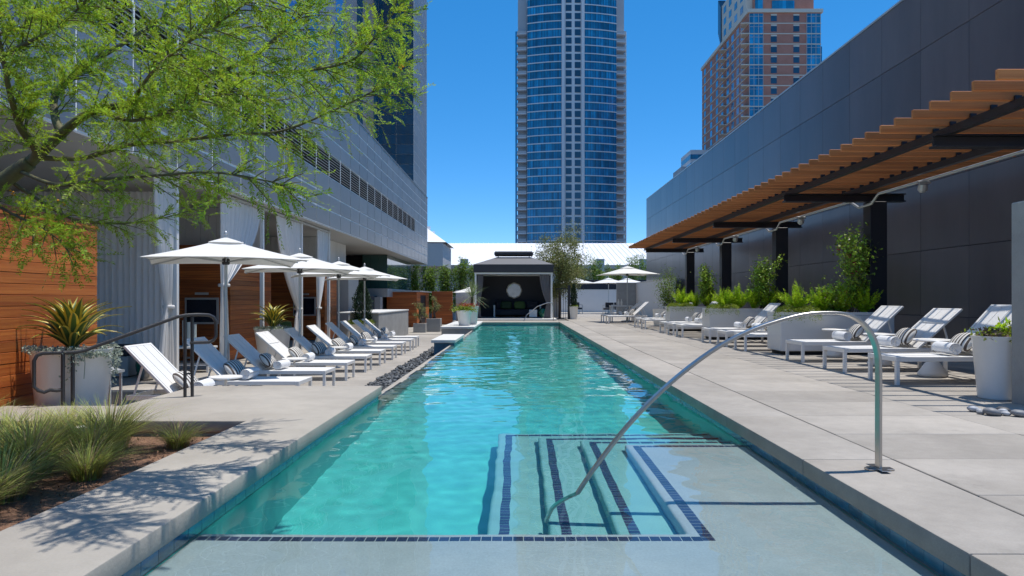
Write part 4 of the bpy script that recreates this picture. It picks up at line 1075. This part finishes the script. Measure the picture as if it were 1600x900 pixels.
def rel(p): return Vector(p) - Vector((-4.25, 4.7, -.14))
tp = catmull([Vector((-4.25, 4.7, -.2)), Vector((-4.22, 4.7, .5)), Vector((-4.05, 4.72, 1.15)), Vector((-3.75, 4.78, 1.62)), Vector((-3.5, 4.8, 1.86)), Vector((-3.33, 4.8, 1.98))], 4)
part('trunk', MB().tube([rel(p) for p in tp], [.085 - .04 * i / len(tp) for i in range(len(tp))], 12), 'bark_tree', tr, smooth=True)
tp2 = catmull([Vector((-4.05, 4.72, 1.15)), Vector((-4.2, 5.0, 2.0)), Vector((-4.25, 5.3, 2.6)), Vector((-4.12, 5.4, 3.05))], 4)
part('limb', MB().tube([rel(p) for p in tp2], .03, 10), 'bark_tree', tr, smooth=True)
spr_o, spr_d, spr_l = [], [], []; twigs = MB(); flowers = []
for bi, (pts, r0) in enumerate(BRANCHES):
    P = catmull([Vector(p) for p in pts], 5); n = len(P)
    rad = [max(.0035, r0 * (1 - .82 * i / (n - 1))) for i in range(n)]
    if bi == 1: rad = [.040 - .006 * i / (n - 1) for i in range(n)]
    part('limb', MB().tube([rel(p) for p in P], rad, 8), 'bark_tree', tr, smooth=True)
    if bi == 1: continue
    L = sum((P[i + 1] - P[i]).length for i in range(n - 1)); nt_ = int(L / (.052 if bi in (7, 8, 13, 14) else .030 if bi in (0, 10, 11) else .036))
    for k in range(nt_):
        f = (k + random.random()) / nt_; f = .12 + .88 * f
        i = min(n - 2, int(f * (n - 1))); p = P[i].lerp(P[i + 1], f * (n - 1) - i); d = (P[i + 1] - P[i]).normalized()
        rv = Vector(rng.normal(size=3)); rv = (rv - d * rv.dot(d)).normalized()
        td = (d * random.uniform(.5, 1.1) + rv * random.uniform(.5, .9) + Vector((.12, -.05, random.uniform(-.12, .22)))).normalized()
        ln = random.uniform(.15, .40) * (1.1 - .35 * f) * (.7 if bi in (7, 8, 9) else 1)
        q = [p + td * (ln * s) + Vector((0, 0, -.16 * ln * s * s)) for s in (0, .25, .5, .75, 1)]
        twigs.tube([rel(v) for v in q], [.0042, .0036, .003, .0024, .0015], 4, cap=False)
        ns = max(3, int(ln / .036))
        for s in range(ns):
            a = (s + .6) / ns; j = min(3, int(a * 4)); o = q[j].lerp(q[j + 1], a * 4 - j)
            sd = Vector(rng.normal(size=3)); sd = (sd - td * sd.dot(td)).normalized()
            spr_o.append(o); spr_d.append((td * .8 + sd * .75 + Vector((0, 0, -.12))).normalized()); spr_l.append(random.uniform(.10, .21))
        if random.random() < .012: flowers.append(q[-1])
O = np.array([rel(o)[:] for o in spr_o]); Dv = np.array([d[:] for d in spr_d]); Ln = np.array(spr_l)
NP = 13; ns = len(O)
side = np.cross(Dv, rng.normal(size=(ns, 3)) * .6 + np.array([0, 0, 1.0])); side /= np.linalg.norm(side, axis=1, keepdims=True)
tt = np.linspace(.08, 1, NP)
pos = O[:, None, :] + Dv[:, None, :] * (Ln[:, None] * tt)[..., None]; pos[..., 2] -= .16 * Ln[:, None] * tt ** 2
posA = np.concatenate([pos, pos], 1); sgn = np.concatenate([np.ones(NP), -np.ones(NP)])
ld = side[:, None, :] * sgn[None, :, None] * .75 + Dv[:, None, :] * .65 + rng.normal(size=(ns, 2 * NP, 3)) * .16
ld /= np.linalg.norm(ld, axis=2, keepdims=True)
nrm = np.cross(Dv, side)[:, None, :] + rng.normal(size=(ns, 2 * NP, 3)) * .25
wd = np.cross(ld, nrm); wd /= np.linalg.norm(wd, axis=2, keepdims=True)
sz = rng.uniform(.015, .030, size=(ns, 2 * NP, 1))
posA = posA.reshape(-1, 3); ld = (ld * sz).reshape(-1, 3); wd = (wd * sz * .18).reshape(-1, 3)
# a slim rachis quad per spray keeps the feathers connected
V = np.stack([posA, posA + ld * .5 + wd, posA + ld, posA + ld * .5 - wd], 1).reshape(-1, 3)
tip = pos[:, -1]; w = side * .0016
V2 = np.stack([O - w, O + w, tip + w * .5, tip - w * .5], 1).reshape(-1, 3)
V = np.concatenate([V, V2]); F = np.arange(len(V)).reshape(-1, 4)
ob('foliage', np_mesh('foliage', V, F, 'leaf_tree'), tr)
part('twigs', twigs, 'bark_tree', tr, smooth=True, kind='stuff')
mb = MB()
for p in flowers[:14]:
    for k in range(4):
        c = rel(p) + Vector(rng.normal(size=3)) * .012
        mb.lathe([(.001, -.006), (.009, 0), (.001, .006)], 6, c)
part('blossoms', mb, 'petal_yellow', tr)

# ------------------------------------------------------------------ grass tufts in the bed
def grass_tuft(name, n, h, spread, mat, lean=(0, 0), dry=.12):
    V = []; F = []; mi = []
    for i in range(n):
        a = rng.uniform(0, 2 * math.pi); r0 = rng.uniform(0, .09); L = h * rng.uniform(.55, 1.15); out = spread * rng.uniform(.2, 1.0) ** .8
        d = np.array([math.cos(a), math.sin(a)]); base = np.array([r0 * d[0], r0 * d[1], -.01]); w = rng.uniform(.0013, .0026); sd = np.array([-d[1], d[0], 0])
        pts = []
        for s in (0, .35, .7, 1.0):
            pts.append(base + np.array([(d[0] * out + lean[0]) * L * s ** 1.7, (d[1] * out + lean[1]) * L * s ** 1.7, L * (s - .38 * out * s ** 2.4)]))
        k = len(V)
        for s, p in enumerate(pts): ww = w * (1, .9, .65, .12)[s]; V += [p - sd * ww, p + sd * ww]
        F += [(k + 2 * s, k + 2 * s + 1, k + 2 * s + 3, k + 2 * s + 2) for s in range(3)]
        mi += [1 if rng.random() < dry else 0] * 3
    return np_mesh(name, np.array(V), np.array(F), [mat, 'grass_dry'], mi)
gm = [grass_tuft('blades', 750, .40, 1.05, 'grass', (.10, -.03), .25), grass_tuft('blades', 650, .36, 1.1, 'grass', (.05, .05), .35), grass_tuft('blades', 800, .44, .95, 'grass', (.12, 0), .22)]
tufts = [(-3.75, 5.85, .8, 'pale grass tuft against the walkway beside the path light'),
         (-3.55, 4.5, .95, 'yellow green grass tuft in the centre of the bed'),
         (-3.1, 5.1, .85, 'short spreading grass tuft right of the bed centre'),
         (-2.85, 4.65, .7, 'low dark grass tuft close to the coping mid way'),
         (-2.72, 5.62, .62, 'small feathery grass tuft at the bed corner nearest the terrace'),
         (-3.22, 5.55, .95, 'tall feathery grass tuft in middle of the bed by the walkway'),
         (-3.55, 5.2, .95, 'leaning grass tuft just left of the middle of the bed'),
         (-3.98, 5.45, 1.0, 'wide grass tuft near the walkway at left of bed'),
         (-3.30, 4.75, .95, 'dark grass tuft above the mulch beside the coping'),
         (-3.85, 4.7, 1.05, 'bushy grass tuft at the left picture edge, behind two others'),
         (-3.05, 4.15, .95, 'grass tuft spilling toward the coping in the bed'),
         (-3.45, 4.1, 1.0, 'thick grass tuft at left picture edge in mid bed'),
         (-2.95, 3.72, .8, 'nearest grass tuft at the lower left edge'),
         (-4.35, 5.0, 1.0, 'grass tuft by the timber wall at far left'),
         (-4.55, 5.75, .9, 'thin grass tuft below the sloping handrail')]
for k, (x, y, s, lb_) in enumerate(tufts):
    t = thing('grass_tuft', lb_, 'grass', (x, y, -.14), rng.uniform(0, 6.28), group='feather grass tufts in the bed')
    ob('blades', gm[k % 3], t, scale=(s * 1.35, s * 1.35, s * 1.12))
    part('crown', MB().lathe([(.06, 0), (.05, .03), (.001, .05)], 10), 'grass_dry', t)
# loose mulch chips
P = np.stack([rng.uniform(-5.0, -2.36, 2600), rng.uniform(2.0, 6.05, 2600), rng.uniform(-.138, -.122, 2600)], 1)
V, F = leaves(P, rng.uniform(.012, .045, 2600), up_bias=3, aspect=.4)
V[:, 2] = np.clip(V[:, 2], -.137, -.10)
ob('mulch_chips', np_mesh('mulch_chips', V, F, 'mulch'), kind='stuff', label='brown bark mulch chips covering the planting bed', category='mulch')
t = thing('path_light', 'small pale path light hidden among the grass tufts', 'light', (-3.55, 5.72, -.14))
part('stake', MB().lathe([(.02, 0), (.02, .10)], 10), 'pale_metal', t)
part('head', MB().lathe([(.03, .101), (.05, .11), (.05, .15), (.03, .16), (.001, .16)], 16), 'white_paint', t, smooth='auto')

# ------------------------------------------------------------------ potted agaves
def agave_leaf():
    n = 9; V = []; F = []; mi = []
    for j in range(n + 1):
        s = j / n; w = .085 * (math.sin(math.pi * min(1, .18 + .82 * s)) ** .7) * (1 - s ** 4) + .0008
        x = s; z = .30 * math.sin(s * 2.0) - .24 * s ** 2.2
        for u, dz in ((-1, .020), (-.50, .004), (0, -.008), (.50, .004), (1, .020)): V.append((x, u * w, z + dz * (1 - .5 * s)))
    for j in range(n):
        for i in range(4):
            F.append((j * 5 + i, j * 5 + i + 1, (j + 1) * 5 + i + 1, (j + 1) * 5 + i)); mi.append(1 if i in (0, 3) else 0)
    return MB_from(V, F, mi)
def MB_from(V, F, mi):
    s = MB(); s.v = V; s.f = F; s.mi = mi; return s.mesh('leaf', ['agave_green', 'agave_yellow'], smooth=True)
al = agave_leaf()
def agave(loc, size, label, n=46):
    t = thing('agave', label, 'agave', loc, group='variegated agaves')
    for i in range(n):
        f = i / n; a = i * 2.39996
        o = ob('leaf', al, t, loc=(math.cos(a) * .03, math.sin(a) * .03, .05))
        o.rotation_mode = 'QUATERNION'
        q = Euler((0, 0, a)).to_quaternion() @ Euler((0, -R(76 - 68 * f + rng.uniform(-5, 5)), 0)).to_quaternion() @ Euler((rng.uniform(-.2, .2), 0, 0)).to_quaternion()
        o.rotation_quaternion = q
        s = size * rng.uniform(.85, 1.1) * (.85 + .25 * math.sin(math.pi * f)); o.scale = (s, s * .95, s)
    part('heart', MB().lathe([(.07, 0), (.05, .1), (.001, .2)], 10), 'agave_green', t, smooth=True)
    return t
def round_pot(loc, r, h, label, name='planter_pot', mat='white_pot', taper=.70):
    t = thing(name, label, 'planter', loc, group='round white planters')
    part('body', MB().lathe([(r * taper, 0), (r * taper + .01, .01), (r - .012, h - .03), (r, h - .012), (r, h), (r - .03, h), (r - .035, h - .07), (.001, h - .07)], 48), mat, t, smooth='auto')
    part('soil', MB().lathe([(r - .037, h - .068), (r - .037, h - .05), (.001, h - .045)], 24), 'mulch', t)
    return t
def fluff(name, parent, n, shape, size, mat, aspect=.5, up=0, loc=None):
    P = shape(n); V, F = leaves(P, rng.uniform(size * .6, size * 1.3, n), up, aspect); return ob(name, np_mesh(name, V, F, mat), parent, loc=loc)
def ring_shape(r, h, drop):
    def f(n):
        a = rng.uniform(0, 2 * math.pi, n); rr = r * np.sqrt(rng.uniform(.35, 1.25, n)); z = rng.uniform(0, h, n) - np.clip(rr - r * .97, 0, 9) * drop * rng.uniform(.2, 1.6, n)
        return np.stack([rr * np.cos(a), rr * np.sin(a), z], 1)
    return f
round_pot((-4.66, 7.35, -.5), .385, 1.03, 'tall white planter pot holding the big agave by the timber wall')
agave((-4.66, 7.35, .49), .56, 'big yellow edged agave in the tall planter by the timber wall', 54)
t = thing('trailing_plant', 'silver trailing plant spilling over the near agave pot', 'plant', (-4.66, 7.35, .5))
def trail(n):
    a = rng.uniform(-2.9, 1.0, n); k = (rng.random(n) < .6) & (a > -1.25); z = np.where(k, rng.uniform(-.24, .02, n) * rng.uniform(.3, 1, n) * np.clip(1.1 + np.sin(a * 3.1), .2, 2), rng.uniform(0, .07, n))
    r = np.where(k, .40 + rng.uniform(0, .035, n) + z * .15 + .02, rng.uniform(.24, .43, n)); return np.stack([r * np.cos(a), r * np.sin(a), z], 1)
fluff('foliage', t, 1700, trail, .026, 'leaf_silver', .8)
part('stems', MB().tube([(.2, -.2, .0), (.29, -.27, .03), (.32, -.30, -.1), (.31, -.30, -.25)], .004, 5), 'leaf_silver', t)
round_pot((-6.0, 17.2, -.5), .44, .82, 'wide white planter pot with agave behind the left loungers')
agave((-6.0, 17.2, .30), .62, 'yellow edged agave in the pot behind the left loungers', 46)
t = thing('trailing_plant', 'pale ground cover rimming the second agave pot', 'plant', (-6.0, 17.2, .32))
fluff('foliage', t, 800, ring_shape(.40, .05, .6), .035, 'leaf_silver', .8); part('stems', MB().lathe([(.38, -.03), (.38, .0), (.001, .005)], 16), 'leaf_silver', t)

# ------------------------------------------------------------------ right planters with foxtail ferns and climbers
def foxtail_mesh():
    V = []; F = []; 
    Ps = []; Ds = []; S = []
    for k in range(30):
        a = rng.uniform(0, 2 * math.pi); out = rng.uniform(.10, .95); L = rng.uniform(.34, .58) * (1.05 - .25 * out)
        d = np.array([math.cos(a) * out, math.sin(a) * out, 1.0]); d /= np.linalg.norm(d)
        nn = 170
        for i in range(nn):
            s = rng.uniform(.06, 1); p = d * L * s + np.array([math.cos(a), math.sin(a), 0]) * .10 * s * s * out
            r = .045 * math.sin(math.pi * min(1, .12 + s * .88)) ** .8
            v = rng.normal(size=3); v -= d * v.dot(d); v /= np.linalg.norm(v)
            Ps.append(p + v * r * .15); Ds.append(v + d * .9); S.append(r * rng.uniform(.8, 1.25) + .006)
    Dn = np.array(Ds); Dn /= np.linalg.norm(Dn, axis=1, keepdims=True)
    return np.array(Ps), Dn, np.array(S)
fx = []
for k in range(2):
    Pp, Dn, S = foxtail_mesh(); V, F = leaves(Pp, S, 0, .22, dirs=Dn, jitter=.3); fx.append(np_mesh('plumes', V, F, 'leaf_fern'))
def asparagus_mesh():
    n = 2300; a = rng.uniform(0, 2 * math.pi, n); k = rng.random(n); r = .26 * np.sqrt(k); z = .10 * (1 - k) + rng.uniform(-.03, .05, n)
    P = np.stack([r * np.cos(a), r * np.sin(a), z], 1); P[:, 2] -= np.where(k > .75, rng.uniform(0, .16, n), 0)
    V, F = leaves(P, rng.uniform(.02, .045, n), 0, .28); return np_mesh('sprays', V, F, 'leaf_lime')
asp = asparagus_mesh()
def vine_thing(loc, h, w, label, pink=True, seed=0, n=1500, mat='leaf_vine', leaf=.055):
    r2 = np.random.default_rng(seed); t = thing('climbing_vine', label, 'vine', loc, group='climbers in the right planters')
    stems = MB(); Pn = []; fl = []
    for s in range(9):
        x, y = r2.uniform(-.10, .10), r2.uniform(-.06, .06); pts = [Vector((x, y, 0))]; top = h * r2.uniform(.55, 1.0); m = 9
        dx, dy = r2.normal(0, .10) * w, r2.normal(0, .08) * w
        for i in range(1, m + 1):
            pts.append(Vector((x + dx * i / m * 2.2 + r2.normal(0, .03), y + dy * i / m * 2 + r2.normal(0, .02), top * i / m)))
        stems.tube(pts, [.009 - .0007 * i for i in range(m + 1)], 5, cap=False)
        for i in range(2, m + 1):
            dens = int(n / 9 / 8 * (1.5 if i > 5 else .75))
            sp = (.05 + .055 * r2.random()) * w * (1.4 if i > 4 else 1.1)
            c = pts[i] + Vector((r2.normal(0, .05) * w, r2.normal(0, .04) * w, 0))
            Pn.append(np.array(c[:]) + r2.normal(0, 1, size=(dens, 3)) * np.array([sp, sp, sp * 1.1]))
            if i > 4 and r2.random() < .16: fl.append(np.array(c[:]) + r2.normal(0, .05, 3))
    for k in range(max(3, int(5 * w))):                          # bushy clumps low down
        c = np.array([r2.uniform(-.3, .3) * w, r2.uniform(-.12, .05), r2.uniform(.1, .42) * h]); Pn.append(c + r2.normal(0, 1, size=(n // 14, 3)) * np.array([.09, .08, .09]) * w)
    Pn = np.concatenate(Pn); Pn[:, 2] = np.maximum(Pn[:, 2], .03); Vv, Ff = leaves(Pn, r2.uniform(leaf * .6, leaf * 1.2, len(Pn)), .6, .62)
    part('stems', stems, 'bark', t, smooth=True); ob('foliage', np_mesh('foliage', Vv, Ff, mat), t)
    if pink and fl:
        mb = MB()
        for c in fl[:7]:
            for k in range(4): mb.lathe([(.001, -.018), (.026, -.006), (.03, .006), (.001, .02)], 7, tuple(np.array(c) + r2.normal(0, .014, 3)))
        part('blossoms', mb, 'petal_pink', t, smooth=True)
def planter(i, y0, label):
    t = thing('box_planter', label, 'planter', (5.95, y0 + .36, 0), group='long white box planters')
    part('base', B((-.97, -.30, 0), (1.0, .32, .07)), 'black', t)
    part('body', MB().box((-1.05, -.36, .071), (1.08, .36, .74)), 'white_pot', t, bevel=.012)
    part('rim', MB().box((-1.05, -.36, .742), (1.08, -.30, .80)).box((-1.05, .30, .742), (1.08, .36, .80)).box((-1.05, -.299, .742), (-.99, .299, .80)).box((1.02, -.299, .742), (1.08, .299, .80)), 'white_pot', t)
    part('soil', B((-.985, -.295, .742), (1.015, .295, .775)), 'mulch', t)
w_ = ['near', 'middle', 'far']
for i, y0 in enumerate((13.15, 18.05, 22.75)):
    planter(i, y0, f'{w_[i]} white box planter full of ferns beside the right loungers')
    for k in range(4):
        t = thing('foxtail_fern', f'{ORD[k]} foxtail fern from left in the {w_[i]} white planter', 'fern', (5.35 + k * .42 + rng.uniform(-.05, .05), y0 + .3 + rng.uniform(-.05, .08), .775), rng.uniform(0, 6), group='foxtail ferns')
        ob('plumes', fx[(k + i) % 2], t, scale=rng.uniform(1.1, 1.35)); part('root_crown', MB().lathe([(.06, 0), (.04, .04), (.001, .05)], 8), 'leaf_fern', t)
    for k, (x, dy) in enumerate(((5.08, .10), (5.45, .04))):
        t = thing('trailing_fern', f'{["left","right"][k]} lime trailing fern over front edge of the {w_[i]} white planter', 'fern', (x, y0 + dy + .06, .79), rng.uniform(0, 6), group='trailing asparagus ferns')
        ob('sprays', asp, t, scale=.95); part('root_crown', MB().lathe([(.05, -.012), (.04, .03), (.001, .04)], 8), 'leaf_lime', t)
vine_thing((6.45, 13.5, .775), 1.55, .72, 'tall flowering vine climbing the post in the near white planter', True, 3, 2600, leaf=.065)
vine_thing((6.05, 13.55, .775),   .58, .75, 'bushy pink flowered shrub in the near white planter', True, 8, 1300, leaf=.06)
vine_thing((6.35, 18.4, .775), 1.3, .7, 'leafy vine climbing in the middle white planter', False, 5, 2400, leaf=.065)
vine_thing((6.2, 23.1, .775), 1.35, .72, 'leafy vine climbing in the far white planter', False, 12, 2400, leaf=.07)
vine_thing((5.75, 27.2, .62), 1.55, 1.25, 'pale green vine in the round pot past the far planter', False, 15, 2000, 'leaf_hedge')
round_pot((5.6, 27.2, 0), .42, .66, 'short white round pot past the far box planter', taper=.85)
# pot at right edge
round_pot((5.06, 7.42, 0), .255, .66, 'white tapered pot with succulents beside the concrete wall end')
t = thing('succulent', 'mixed green and bronze succulents in the right edge pot', 'plant', (5.06, 7.42, .60))
fluff('rosettes', t, 700, lambda n: np.stack([rng.normal(0, .10, n), rng.normal(0, .10, n), rng.uniform(0, .12, n)], 1), .05, 'leaf_lime', .45, 0)
fluff('bronze_leaves', t, 260, lambda n: np.stack([rng.normal(-.12, .05, n), rng.normal(-.05, .08, n), rng.uniform(.02, .12, n)], 1), .05, 'bark', .45, 0)
fluff('spikes', t, 120, lambda n: np.stack([rng.normal(.06, .05, n), rng.normal(0, .05, n), rng.uniform(.06, .2, n)], 1), .08, 'leaf_fern', .25, 0)

# ------------------------------------------------------------------ trees and shrubs further off
def bushy_tree(name, loc, trunk_h, top, rad, label, mat, n, leaf, seed, cat='tree', group=None, nb=11, flat=1.0, zlow=None):
    r2 = np.random.default_rng(seed); t = thing(name, label, cat, loc, group=group)
    part('trunk', MB().tube([(0, 0, -.05), (.03, 0, trunk_h * .5), (-.02, .02, trunk_h)], [.07, .055, .05], 8), 'bark', t, smooth=True)
    limbs = MB(); cl_ = []
    for k in range(nb):
        a = 2 * math.pi * k / nb + r2.uniform(-.3, .3); el = r2.uniform(.15, 1.25); L = (top - trunk_h) * r2.uniform(.7, 1.0)
        e = Vector((math.cos(a) * math.cos(el) * rad * r2.uniform(.7, 1), math.sin(a) * math.cos(el) * rad * r2.uniform(.7, 1), trunk_h + math.sin(el) * L))
        if zlow is not None and k % 2: e.z = trunk_h + r2.uniform(zlow, .4) * (top - trunk_h)
        m = Vector((e.x * .4, e.y * .4, trunk_h + (e.z - trunk_h) * .55)) + Vector(r2.normal(0, .08, 3))
        limbs.tube([(-.02, .02, trunk_h - .05), m, e], [.04, .025, .008], 6, cap=False)
        for f in (.45, .7, .9, 1.0):
            c = m.lerp(e, (f - .4) / .6) if f > .4 else m
            for q in range(2): cl_.append(np.array(c[:]) + r2.normal(0, .16, 3) * rad * .8)
    P = []
    per = n // len(cl_)
    for c in cl_:
        s = rad * r2.uniform(.10, .22); P.append(c + r2.normal(0, 1, size=(per, 3)) * np.array([s, s, s * .75 * flat]))
    P = np.concatenate(P); V, F = leaves(P, r2.uniform(leaf * .6, leaf * 1.3, len(P)), .3, .42)
    part('limbs', limbs, 'bark', t, smooth=True); ob('crown', np_mesh('crown', V, F, mat), t)
    return t
bushy_tree('olive_tree', (2.25, 38.6, 0), 2.1, 5.2, 1.55, 'grey green olive tree rising behind the dark pavilion and iron fence', 'leaf_olive', 17000, .10, 21, nb=15, zlow=-.25)
def hedge_plant(loc, w, h, label, seed, group):
    r2 = np.random.default_rng(seed); t = thing('hedge_plant', label, 'shrub', loc, group=group)
    st = MB(); P = []
    for k in range(16):
        x, y = r2.normal(0, w * .30), r2.normal(0, .22); hh = h * r2.uniform(.75, 1.08); dx = r2.normal(0, .15)
        st.tube([(x * .7, y * .7, 0), (x, y, hh * .5), (x + dx, y, hh)], [.015, .012, .004], 4, cap=False)
        m = 330; s = r2.uniform(.12, 1, m) ** .8
        P.append(np.stack([x + dx * s + r2.normal(0, .11, m), y + r2.normal(0, .12, m), hh * s + r2.normal(0, .06, m)], 1))
    P = np.concatenate(P); V, F = leaves(P, r2.uniform(.08, .20, len(P)), .5, .34)
    part('stems', st, 'bark', t); ob('foliage', np_mesh('foliage', V, F, 'leaf_hedge'), t)
hl_ = ['leftmost', 'second', 'third', 'fourth', 'fifth', 'rightmost']
for k in range(6): hedge_plant((-8.6 + k * 1.25, 47.5 + (k % 2) * .6, -.5), 1.1, 3.8 + .3 * math.sin(k * 2.1), f'{hl_[k]} tall green bamboo like shrub left of the dark pavilion', 40 + k, 'tall shrubs left of pavilion')
for k in range(6): hedge_plant((3.9 + k * 1.45, 60 + (k % 2) * .6, 0), 1.3, 4.3 + .35 * math.sin(k * 1.7), f'{hl_[k]} green shrub behind the far pale wall at right', 60 + k, 'shrubs behind the far right wall')
def cone_tree(loc, h, r, label, n, seed, name='juniper'):
    r2 = np.random.default_rng(seed); t = thing(name, label, 'conifer', loc)
    part('trunk', MB().tube([(0, 0, 0), (0, 0, h * .9)], [.03, .008], 6), 'bark', t)
    z = r2.uniform(.04, 1, n) ; a = r2.uniform(0, 2 * math.pi, n); rr = r * np.sin(np.pi * np.clip(.22 + z * .78, 0, 1)) ** .8 * np.sqrt(r2.uniform(.25, 1.1, n)) * (1 + .18 * np.sin(a * 5 + z * 14))
    P = np.stack([rr * np.cos(a), rr * np.sin(a), z * h], 1); D = np.stack([np.cos(a) * .4, np.sin(a) * .4, np.ones(n)], 1)
    V, F = leaves(P, r2.uniform(.05, .12, n), 0, .3, dirs=D, jitter=.7); ob('foliage', np_mesh('foliage', V, F, 'leaf_juniper'), t)
round_pot((-5.35, 24.1, -.5), .42, .70, 'white pot with juniper and lime fern behind the far left loungers')
cone_tree((-5.35, 24.1, .14), 1.45, .30, 'upright dark juniper in the pot behind far left loungers', 3200, 3)
t = thing('trailing_fern', 'lime fern skirting the juniper pot', 'fern', (-5.35, 24.1, .2)); fluff('sprays', t, 1500, ring_shape(.42, .14, .8), .06, 'leaf_lime', .3); part('root_crown', MB().lathe([(.3, -.06), (.3, -.03), (.001, -.02)], 12), 'leaf_lime', t)
round_pot((2.82, 36.4, 0), .27, .66, 'white pot with clipped cypress right of the iron fence', taper=.78)
cone_tree((2.86, 36.4, .6), 1.15, .15, 'slim clipped cypress in the white pot near the pavilion', 1800, 5, 'cypress')
t = thing('trailing_fern', 'lime fern skirting the cypress pot', 'fern', (2.82, 36.4, .62)); fluff('sprays', t, 700, ring_shape(.25, .1, .8), .05, 'leaf_lime', .3); part('root_crown', MB().lathe([(.2, -.03), (.2, 0), (.001, .01)], 12), 'leaf_lime', t)
# ledge pots
round_pot((-2.12, 27.6, .005), .31, .60, 'white flower pot on the ledge with red blossoms', taper=.66)
t = thing('flowering_plant', 'lime and red flowering plant in the pot on the ledge', 'plant', (-2.12, 27.6, .56))
fluff('foliage', t, 1500, lambda n: np.stack([rng.normal(0, .19, n), rng.normal(0, .16, n), np.abs(rng.normal(.08, .08, n))], 1), .07, 'leaf_lime', .5)
fluff('blossoms', t, 260, lambda n: np.stack([rng.normal(.1, .2, n), rng.normal(-.05, .14, n), rng.uniform(.18, .32, n)], 1), .05, 'petal_red', .6)
t = thing('square_pot', 'tall square white pot with spiky palm on the ledge', 'planter', (-1.92, 28.9, .005))
part('body', MB().add([(-.2, -.2, 0), (.2, -.2, 0), (.2, .2, 0), (-.2, .2, 0), (-.28, -.28, .75), (.28, -.28, .75), (.28, .28, .75), (-.28, .28, .75)], [(3, 2, 1, 0), (0, 1, 5, 4), (1, 2, 6, 5), (2, 3, 7, 6), (3, 0, 4, 7), (4, 5, 6, 7)]), 'white_pot', t, bevel=.01)
part('soil', B((-.25, -.25, .751), (.25, .25, .765)), 'mulch', t)
t = thing('spiky_palm', 'silvery spiky palm in the square pot left of the pavilion', 'palm', (-1.92, 28.9, .77))
part('trunk', MB().tube([(0, 0, 0), (.02, 0, .35)], [.06, .05], 8), 'bark', t)
mb = MB()
for i in range(130):
    a = rng.uniform(0, 6.28); el = rng.uniform(-.55, 1.5); L = rng.uniform(.75, 1.0); d = Vector((math.cos(a) * math.cos(el), math.sin(a) * math.cos(el), math.sin(el))); sd = d.cross(Vector((0, 0, 1))).normalized() * .011
    p0 = Vector((0.02, 0, .36)); p1 = p0 + d * L * .55; p2 = p0 + d * L + Vector((0, 0, -.14 * L))
    k = [p0 - sd * .5, p0 + sd * .5, p1 + sd, p1 - sd, p2]; mb.add(k, [(0, 1, 2, 3), (3, 2, 4)])
part('fronds', mb, 'leaf_palm', t)
# small pots far left by the hut
for k, (x, y, r, h) in enumerate(((-4.55, 32.6, .28, .42), (-4.0, 33.4, .33, .62))):
    t = thing('concrete_pot', f'{["low","taller"][k]} grey square pot with shrub beyond the concrete counter', 'planter', (x, y, -.5), group='grey pots by the hut')
    part('body', B((-r, -r, 0), (r, r, h)), 'rough_concrete', t, bevel=.01); part('soil', B((-r + .04, -r + .04, h + .001), (r - .04, r - .04, h + .01)), 'mulch', t)
    bushy_tree('pot_shrub', (x, y, h - .49), .25, 1.15, .3, f'wispy grey green shrub in the {["low","taller"][k]} grey pot', 'leaf_olive', 1500, .05, 80 + k, 'shrub', nb=7)
